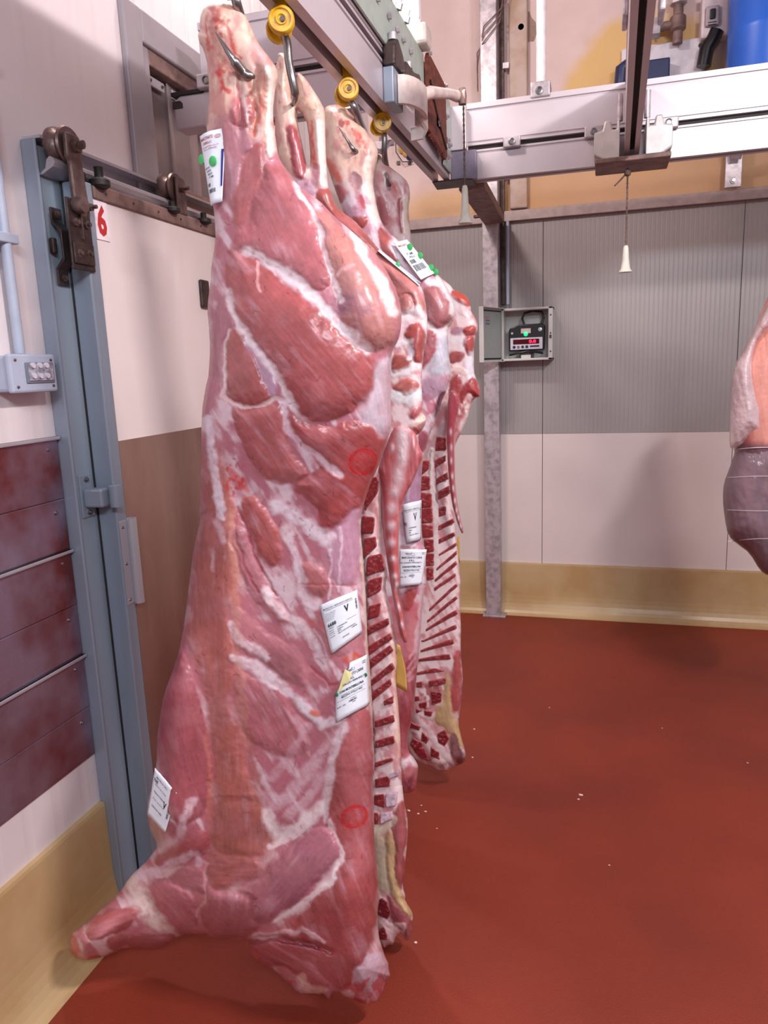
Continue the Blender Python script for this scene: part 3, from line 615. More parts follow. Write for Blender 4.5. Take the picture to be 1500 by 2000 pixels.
vp = empty('pipework', tuple(PY(1327, 40, 4.78)), 'brown pipe tee with valve fittings on the upper back wall', 'pipe')
T = lambda x, y, Y=4.76: PY(x, y, Y)
MB().tube([T(1325, -60), T(1325, 30), T(1323, 86)], .026, 14).build('pipe', BROWN, vp, smooth=True)
MB().tube([T(1325, 48), T(1300, 50), T(1284, 56)], .022, 14).build('pipe', BROWN, vp, smooth=True)
MB().lathe([(.03, -.04), (.042, -.03), (.042, .03), (.03, .04)], T(1324, 46), AZ, 12).build('tee', BROWN, vp, smooth=True)
MB().lathe([(.03, 0), (.055, .004), (.055, .05), (.03, .055)], T(1290, 54), -AX, 8).build('union_nut', GALV, vp)
MB().lathe([(.03, 0), (.045, .004), (.045, .04), (.03, .045)], T(1325, 10), AZ, 8).build('union_nut', GALV, vp)
MB().tube([T(1400, 60), T(1392, 78), T(1380, 96), T(1374, 130)], .038, 14).build('black_elbow', BLACKP, vp, smooth=True)
sb = empty('wall_switch_box', tuple(PY(1395, 40, 4.78)), 'white plastic wall switch box with a square knob beside the blue drum', 'switch box')
a = PY(1372, -12, 4.74); b = PY(1424, 66, 4.74)
MB().box((a[0], 4.75, b[2]), (b[0], 4.849, a[2])).build('box_body', mat('pinkish_white_plastic', (214, 196, 200), .4), sb, bevel=.014)
c = PY(1391, 32, 4.74)
MB().box((c[0]-.035, 4.725, c[2]-.05), (c[0]+.035, 4.752, c[2]+.05)).build('knob_plate', mat('mauve_grey', (170, 152, 158), .4), sb, bevel=.01)
MB().box((c[0]-.014, 4.715, c[2]-.02), (c[0]+.014, 4.73, c[2]+.03)).build('knob', BLACKP, sb, bevel=.005)
for k in range(2): MB().box((c[0]-.02, 4.722, c[2]-.036-.012*k), (c[0]+.02, 4.726, c[2]-.032-.012*k)).build('mark', BLACKP, sb)
# blue drum on a bracket shelf behind the rail
bd = empty('blue_drum', tuple(PY(1480, 128, 4.5)), 'blue plastic drum standing behind the cross rail, cut by the frame edge', 'drum')
c = PY(1500, 60, 4.5); zb_ = PY(1460, 150, 4.5)[2]-.12
R0 = c[0]-PY(1422, 60, 4.5)[0]
MB().lathe([(0, 0), (R0*.96, 0), (R0, .02), (R0, .30), (R0*1.015, .31), (R0, .32), (R0, .70), (R0*1.015, .71), (R0, .72), (R0*.97, .98), (R0*.8, 1.02), (0, 1.02)], (c[0], 4.5, zb_), AZ, 48).build('drum_body', BLUE, bd, smooth=True)
sh = empty('drum_shelf', (c[0], 4.5, zb_), 'steel shelf that carries the blue drum behind the cross rail', 'shelf')
MB().box((c[0]-R0-.02, 4.25, zb_-.03), (c[0]+R0+.1, 4.849, zb_)).build('plate', GALV, sh, bevel=.003)
# ------------------------------------------------------------------ veal carcasses
CROP = dict(A=(0, 0, 3), B=(350, 0, 3), D=(350, 350, 2.5), E=(350, 900, 2.5), F=(100, 1350, 1500/850), G=(0, 450, 3.077), H=(0, 1000, 2.5),
            N=(1380, 560, 3.3333), O=(620, 120, 4.4118), P=(740, 440, 5.5556), Q=(700, 760, 5), R=(680, 1140, 4.762), T=(680, 1480, 4.762), U=(600, 1130, 6.667), Z=(0, 0, 1))
def pts(s):                                           # 'B 10,20 30,40 E 5,6 ...' -> sheet coordinates
    out = []; ox, oy, k = 0, 0, 1
    for t in s.split():
        if t in CROP: ox, oy, k = CROP[t]
        else:
            a, b = t.split(','); out.append((ox+float(a)/k, oy+float(b)/k))
    return np.array(out)
_tab = np.random.default_rng(11).random((4, 256, 256))
def vnoise(x, y, k=0):
    xi = np.floor(x).astype(int); yi = np.floor(y).astype(int); fx = x-xi; fy = y-yi
    fx = fx*fx*(3-2*fx); fy = fy*fy*(3-2*fy); t = _tab[k % 4]
    a = t[yi & 255, xi & 255]; b = t[yi & 255, (xi+1) & 255]; c = t[(yi+1) & 255, xi & 255]; d = t[(yi+1) & 255, (xi+1) & 255]
    return (a*(1-fx)+b*fx)*(1-fy)+(c*(1-fx)+d*fx)*fy
def fbm(x, y, k=0, o=4):
    s = 0; a = .5
    for i in range(o): s = s+a*vnoise(x*2**i+17.3*i+k*31, y*2**i+9.1*i, k+i); a *= .5
    return s/(1-.5**o)
def fib(x, y, ang, l, wd, k=0, o=3):                  # fibre noise stretched along ang
    c, s_ = math.cos(ang), math.sin(ang); return fbm((x*c+y*s_)/l, (-x*s_+y*c)/wd, k, o)
def segdist(X, Y, P, closed=True):
    d = np.full(X.shape, 1e9); n = len(P)
    for i in range(n if closed else n-1):
        a = P[i]; b = P[(i+1) % n]; e = b-a; L2 = e@e+1e-9
        t = np.clip(((X-a[0])*e[0]+(Y-a[1])*e[1])/L2, 0, 1)
        d = np.minimum(d, (X-a[0]-t*e[0])**2+(Y-a[1]-t*e[1])**2)
    return np.sqrt(d)
def inside(X, Y, P):
    r = np.zeros(X.shape, bool); n = len(P)
    for i in range(n):
        x1, y1 = P[i]; x2, y2 = P[(i+1) % n]
        if y1 == y2: continue
        c = ((y1 > Y) != (y2 > Y)) & (X < (x2-x1)*(Y-y1)/(y2-y1)+x1); r ^= c
    return r
def chaikin(P, n=2):
    for _ in range(n):
        Q = np.roll(P, -1, 0); P = np.stack([.75*P+.25*Q, .25*P+.75*Q], 1).reshape(-1, 2)
    return P
def smooth(t): t = np.clip(t, 0, 1); return t*t*(3-2*t)

MEAT = bpy.data.materials.new('veal_meat'); MEAT.use_nodes = True
_nt = MEAT.node_tree; _N = _nt.nodes; _L = _nt.links; _b = _N['Principled BSDF']
_at = _N.new('ShaderNodeVertexColor'); _at.layer_name = 'tissue'
_tc = _N.new('ShaderNodeTexCoord')
_n1 = _N.new('ShaderNodeTexNoise'); _n1.inputs['Scale'].default_value = 75; _n1.inputs['Detail'].default_value = 6
_n2 = _N.new('ShaderNodeTexNoise'); _n2.inputs['Scale'].default_value = 14; _n2.inputs['Detail'].default_value = 5
_mx = _N.new('ShaderNodeMix'); _mx.data_type = 'RGBA'; _mx.blend_type = 'OVERLAY'; _mx.inputs['Factor'].default_value = .22
for n_ in (_n1, _n2): _L.new(_tc.outputs['Object'], n_.inputs['Vector'])
_L.new(_at.outputs['Color'], _mx.inputs['A']); _L.new(_n1.outputs['Fac'], _mx.inputs['B']); _L.new(_mx.outputs['Result'], _b.inputs['Base Color'])
_mr = _N.new('ShaderNodeMapRange'); _mr.inputs['To Min'].default_value = .24; _mr.inputs['To Max'].default_value = .50
_L.new(_n2.outputs['Fac'], _mr.inputs['Value']); _L.new(_mr.outputs['Result'], _b.inputs['Roughness'])
_bp = _N.new('ShaderNodeBump'); _bp.inputs['Strength'].default_value = .14; _bp.inputs['Distance'].default_value = .006
_L.new(_n1.outputs['Fac'], _bp.inputs['Height']); _L.new(_bp.outputs['Normal'], _b.inputs['Normal'])
_b.inputs['Specular IOR Level'].default_value = .5; _b.inputs['Coat Weight'].default_value = .12; _b.inputs['Coat Roughness'].default_value = .18

def meshobj(name, V, F, C, m, parent):
    me = bpy.data.meshes.new(name); me.vertices.add(len(V)); me.vertices.foreach_set('co', V.astype(np.float32).ravel())
    F = np.asarray(F); me.loops.add(F.size); me.loops.foreach_set('vertex_index', F.ravel().astype(np.int32))
    me.polygons.add(len(F)); me.polygons.foreach_set('loop_start', np.arange(0, F.size, F.shape[1], dtype=np.int32))
    me.update(calc_edges=True)
    me.polygons.foreach_set('use_smooth', np.ones(len(F), bool))
    if C is not None:
        ca = me.color_attributes.new('tissue', 'FLOAT_COLOR', 'POINT'); ca.data.foreach_set('color', np.concatenate([C, np.ones((len(C), 1))], 1).astype(np.float32).ravel())
    me.materials.append(m)
    o = bpy.data.objects.new(name, me); COL.objects.link(o)
    if parent is not None:
        o.parent = parent; o.matrix_parent_inverse = Matrix.Translation(-Vector(parent.location)) if parent.parent is None else Matrix.Identity(4)
    return o

def slab(name, outline, Y0, T, W, back, step, paint, parent, holes=(), lift=None, chk=1, m=None, ragged=None, jit=0.0):
    """solid of flesh: outline on its own upright plane, rounded front and back, relief and tissue colours from paint()"""
    P = chaikin(outline, chk)
    if jit:
        jj = jit if ragged is None else (jit*(1+ragged(P[:, 0], P[:, 1])))[:, None]
        q = np.cumsum(np.r_[0, np.hypot(*np.diff(P, axis=0).T)]); P = P+np.stack([fbm(q/9, q*0+3.3, 1)-.5, fbm(q/9, q*0+8.3, 2)-.5], 1)*jj*2
    x0, y0 = P.min(0)-2*step; x1, y1 = P.max(0)+2*step
    gx = np.arange(x0, x1, step); gy = np.arange(y0, y1, step); X, Y = np.meshgrid(gx, gy)
    Xc, Yc = X[:-1, :-1]+step/2, Y[:-1, :-1]+step/2
    ins = inside(Xc, Yc, P)
    for h in holes: ins &= ~inside(Xc, Yc, h)
    cnt = np.zeros(X.shape, int)
    for dy in (0, 1):
        for dx in (0, 1): cnt[dy:dy+ins.shape[0], dx:dx+ins.shape[1]] += ins
    used = cnt > 0; bnd = used & (cnt < 4)
    bx, by = X[bnd], Y[bnd]; bd = np.full(bx.shape, 1e9); nx, ny = bx.copy(), by.copy()
    for R_ in [P]+list(holes):
        n = len(R_)
        for i in range(n):
            a = R_[i]; e = R_[(i+1) % n]-a; t = np.clip(((bx-a[0])*e[0]+(by-a[1])*e[1])/(e@e+1e-9), 0, 1); qx = a[0]+t*e[0]; qy = a[1]+t*e[1]
            d = np.hypot(bx-qx, by-qy); k = d < bd; bd[k] = d[k]; nx[k] = qx[k]; ny[k] = qy[k]
    k = bd < 1.6*step; bx[k] = nx[k]; by[k] = ny[k]; X = X.copy(); Y = Y.copy(); X[bnd] = bx; Y[bnd] = by
    idx = -np.ones(X.shape, int); idx[used] = np.arange(used.sum()); x = X[used]; y = Y[used]; isb = bnd[used]
    d = segdist(x, y, P)
    for h in holes: d = np.minimum(d, segdist(x, y, h))
    Wl = W(x, y) if callable(W) else W
    r = np.clip(d/Wl, 0, 1); prof = np.sqrt(1-(1-r)**2)
    Tl = T(x, y) if callable(T) else T
    C, hgt = paint(x, y, d)
    Yb = Y0(x, y) if callable(Y0) else Y0+0*x
    if lift is not None: Yb = Yb-lift(x, y)*smooth(d/30)
    Yf = Yb-Tl*prof-hgt*smooth(d/8)
    Yr = Yb+(back(x, y) if callable(back) else back)*prof+.004*(1-isb)
    Vf = PY(x, y, Yf); Vb = PY(x, y, Yr)
    n = len(x); bmap = np.where(isb, np.arange(n), -1); inner = np.where(~isb)[0]; bmap[inner] = n+np.arange(len(inner))
    V = np.concatenate([Vf, Vb[inner]]); Cc = np.concatenate([C, C[inner]*.9])
    a = idx[:-1, :-1][ins]; b = idx[:-1, 1:][ins]; c = idx[1:, 1:][ins]; e = idx[1:, :-1][ins]
    F = np.stack([a, e, c, b], 1); Fb = np.stack([bmap[a], bmap[b], bmap[c], bmap[e]], 1)
    o = meshobj(name, V, np.concatenate([F, Fb]), Cc, m or MEAT, parent)
    G = np.full(X.shape, np.nan); G[used] = Yf
    def depth(px, py):
        i = np.clip(((np.asarray(px)-x0)/step).round().astype(int), 0, G.shape[1]-1); j = np.clip(((np.asarray(py)-y0)/step).round().astype(int), 0, G.shape[0]-1)
        v = G[j, i]; return np.where(np.isnan(v), np.nanmedian(G) if np.isnan(v).all() else np.nanmean(np.where(np.isnan(v), np.nan, v)), v)
    return o, depth

def painter(base, feats, sc=1.0, seed=0, warp=3.0):
    """tissue: muscles (bulging regions with fibres), seams (ridges), strokes, stamps, specks"""
    def f(x, y, d):
        C = base(x, y); Hh = np.zeros(x.shape)
        wx = x+(fbm(x/24/sc, y/24/sc, seed, 5)-.5)*warp*5*sc; wy = y+(fbm(x/24/sc+40, y/24/sc+7, seed+1, 5)-.5)*warp*5*sc; FE = fbm(x/34/sc, y/34/sc, seed+3)
        for q in feats:
            k = q[0]
            if k == 'm':                              # muscle: pts, colour, bulge, edge, fibre angle, veil
                _, Pm, col, bul, ed, ang, veil = q[:7]; Pm = chaikin(pts(Pm) if isinstance(Pm, str) else Pm, 2)
                x0, y0 = Pm.min(0)-14; x1, y1 = Pm.max(0)+14; s = np.where((x > x0) & (x < x1) & (y > y0) & (y < y1))[0]
                if not len(s): continue
                xs_, ys_, ux, uy = wx[s], wy[s], x[s], y[s]
                dd = segdist(xs_, ys_, Pm)*np.where(inside(xs_, ys_, Pm), 1, -1)+5.0*sc
                edv = ed*(.7+2.0*np.clip((FE[s]-.42)*3, 0, 1)); a = smooth((dd+edv*.5)/edv)
                fb = fib(ux, uy, math.radians(ang), 34*sc, 3.2*sc, seed); mt = .5*fbm(ux/30/sc, uy/30/sc, seed+2)+.5*fbm(ux/90/sc, uy/90/sc, seed+1, 2)
                cc = s2l(np.array(col)*.88+np.array((160, 112, 116))*.09)[None]*(0.56+.66*mt[:, None]+.26*(fb[:, None]-.5))
                vl = np.clip((fib(ux, uy, math.radians(ang), 60*sc, 9*sc, seed+1)-.52)*3.2, 0, 1)*veil
                vl = vl*np.clip(.4+(fbm(ux/50/sc, uy/50/sc, seed+3)-.45)*4, 0, 1)
                fm_ = smooth((fbm(ux/70/sc+5, uy/70/sc, seed+2, 3)-.50)*5)*(.25+.35*veil); cc = cc*(1-fm_[:, None])+s2l((188, 118, 126))[None]*fm_[:, None]
                cc = cc*(1-vl[:, None])+s2l((214, 170, 184))[None]*vl[:, None]
                C[s] = C[s]*(1-a[:, None])+cc*a[:, None]
                wd_ = q[7] if len(q) > 7 else 24*sc
                rr_ = np.clip(dd/wd_, 0, 1); Hh[s] = Hh[s]*(1-a)+a*(bul*(1-(1-rr_)**2.2)+.0008*(fb-.5))
            elif k == 's':                            # stroke: pts, width, colour, height, strength
                _, Ps, wdt, col, hh, st = q[:6]; Ps = pts(Ps) if isinstance(Ps, str) else Ps
                x0, y0 = Ps.min(0)-wdt*3; x1, y1 = Ps.max(0)+wdt*3; s = np.where((x > x0) & (x < x1) & (y > y0) & (y < y1))[0]
                if not len(s): continue
                dd = segdist(wx[s], wy[s], Ps, False)
                wl = wdt*(.45+1.1*fbm(x[s]/26/sc, y[s]/26/sc, seed+1)); a = smooth(1.45-dd/wl)*st
                a = a*np.clip(.72+(fbm(x[s]/9/sc, y[s]/9/sc, seed+2)-.35)*1.2, 0, 1)
                C[s] = C[s]*(1-a[:, None])+(s2l(col)[None]*(.9+.2*fbm(x[s]/8/sc, y[s]/8/sc, seed)[:, None]))*a[:, None]; Hh[s] += .5*hh*smooth(1.3-dd/wdt/1.3)
            elif k == 'o':                            # inked oval stamp
                _, cx, cy, rx, ry, an, col, st = q; c_, s_ = math.cos(math.radians(an)), math.sin(math.radians(an))
                u = ((x-cx)*c_+(y-cy)*s_)/rx; v = (-(x-cx)*s_+(y-cy)*c_)/ry; rr_ = np.hypot(u, v); nz = fbm(x/3, y/3, seed)
                a = np.exp(-((rr_-1)/.11)**2)*np.clip(nz*2-.15, 0, 1)+.75*np.exp(-((rr_-.80)/.05)**2)*np.clip(nz*2-.4, 0, 1)
                a = a+.55*(rr_ < .72)*(np.abs((v*4) % 1-.5) < .22)*(np.abs((u*6+np.floor(v*4)*.37) % 1-.5) < .30)*np.clip(nz*2-.5, 0, 1)+.18*(rr_ < 1)
                a = np.clip(a*st, 0, .95)[:, None]; C[:] = C*(1-a)+s2l(col)[None]*a
            elif k == 'r':                            # red flecks inside a region
                _, Pr, col, dens, size = q; Pr = pts(Pr); s = np.where(inside(x, y, Pr))[0]
                if not len(s): continue
                a = np.clip((fbm(x[s]/size, y[s]/(size*1.5), seed+1, 4)-(1-dens))*9, 0, 1)*.75*smooth(segdist(x[s], y[s], Pr)/12)
                C[s] = C[s]*(1-a[:, None])+s2l(col)[None]*a[:, None]
            elif k == 'b':                            # raised lump
                _, cx, cy, rx, ry, hh = q; e = np.exp(-(((x-cx)/rx)**2+((y-cy)/ry)**2)); Hh += hh*e
            elif k == 'h':                            # fine dark vein hairs
                _, Pr, num, ln_, col = q; Pr = pts(Pr); rg = np.random.default_rng(seed+5); (ax0, ay0), (ax1, ay1) = Pr.min(0), Pr.max(0)
                for i in range(num):
                    cx, cy = rg.uniform(ax0, ax1), rg.uniform(ay0, ay1)
                    if not inside(np.array([cx]), np.array([cy]), Pr)[0]: continue
                    L_ = rg.uniform(.4, 1.2)*ln_; an = rg.uniform(0, 3.14); pp = [(cx, cy)]
                    for j in range(4): an += rg.uniform(-.8, .8); pp.append((pp[-1][0]+math.cos(an)*L_/4, pp[-1][1]+math.sin(an)*L_/4))
                    pp = np.array(pp); s = np.where((abs(x-cx) < L_+4) & (abs(y-cy) < L_+4))[0]
                    if len(s): a = smooth(1.35-segdist(x[s], y[s], pp, False)/1.1)[:, None]*.55; C[s] = C[s]*(1-a)+s2l(col)[None]*a
        return np.clip(C, 0, 1), Hh
    return f
def mixc(a, b, t): t = np.asarray(t)[:, None]; return a*(1-t)+b*t
def S(c): return s2l(c)[None]
def tissue(fat, film, ang=1.0, bias=.5, sc=1.0, k=0):
    def f(x, y):
        n = fib(x, y, ang, 70*sc, 12*sc, k)*.6+fbm(x/26/sc, y/26/sc, k+1)*.4
        return mixc(S(fat)+0*x[:, None], S(film)+0*x[:, None], smooth((n-.5)*4.5+bias))
    return f

# ---- first carcass (outer side towards the camera)
O1 = pts('B 130,70 150,40 232,14 315,25 362,55 400,110 425,170 455,240 490,290 535,345 572,400 580,450 568,500 556,560 549,640 553,720 565,810 573,890 595,945 '
         '650,1020 690,1080 760,1130 810,1170 850,1200 D 700,122 760,185 840,250 950,350 1010,440 1060,540 1086,640 1084,720 1070,785 1038,840 1036,880 1034,975 1032,1100 1038,1190 1025,1255 995,1340 970,1410 '
         'E 940,90 910,180 890,260 885,340 893,420 899,500 907,600 913,700 916,800 921,900 930,1000 936,1100 944,1200 945,1300 950,1400 955,1490 F 1106,310 1113,400 1112,500 1121,600 1130,700 1122,800 1135,870 '
         '1158,930 1168,965 1150,1020 1130,1060 1098,1078 1050,1068 1010,1045 985,1040 970,1038 957,1066 938,1040 880,1040 850,1048 820,1008 780,972 740,958 700,922 678,878 684,856 620,856 560,850 525,835 440,840 '
         '400,874 350,890 310,884 250,884 215,900 180,915 110,930 75,913 63,888 68,840 90,818 120,800 180,745 240,690 270,640 320,595 350,560 368,530 345,490 330,440 333,380 350,320 364,250 364,180 372,100 390,0 '
         'H 830,810 860,730 880,650 900,540 915,420 930,300 945,180 970,80 985,0 G 1195,1750 1200,1650 1210,1400 1210,1100 1235,950 1256,850 1262,700 1255,560 1245,480 1262,330 1273,200 1290,100 1300,0 '
         'B 215,1400 205,1250 190,1150 175,1050 170,900 160,760 165,700 172,620 175,540 172,460 165,380 150,320 140,285 122,260 112,225 110,195 122,185 118,140')
def base1(x, y):
    n = fib(x, y, 1.05, 80, 14, 0)*.6+fbm(x/30, y/30, 1)*.4
    C = mixc(S((222, 192, 202))+0*x[:, None], S((184, 112, 126))+0*x[:, None], smooth((n-.5)*5+.75))
    t = smooth((330-y)/120); C = mixc(C, mixc(S((226, 188, 172))+0*x[:, None], S((206, 144, 138))+0*x[:, None], smooth((fbm(x/16, y/40, 2)-.45)*4)), t)
    t = smooth((y-1650)/60); C = mixc(C, mixc(S((226, 190, 196))+0*x[:, None], S((196, 122, 132))+0*x[:, None], smooth((n-.5)*5+.6)), t)
    return C
MU = (182, 92, 92); MP = (186, 106, 118); MR = (176, 78, 80); MT = (196, 116, 110); FAT = (238, 216, 220); CRM = (238, 216, 196)
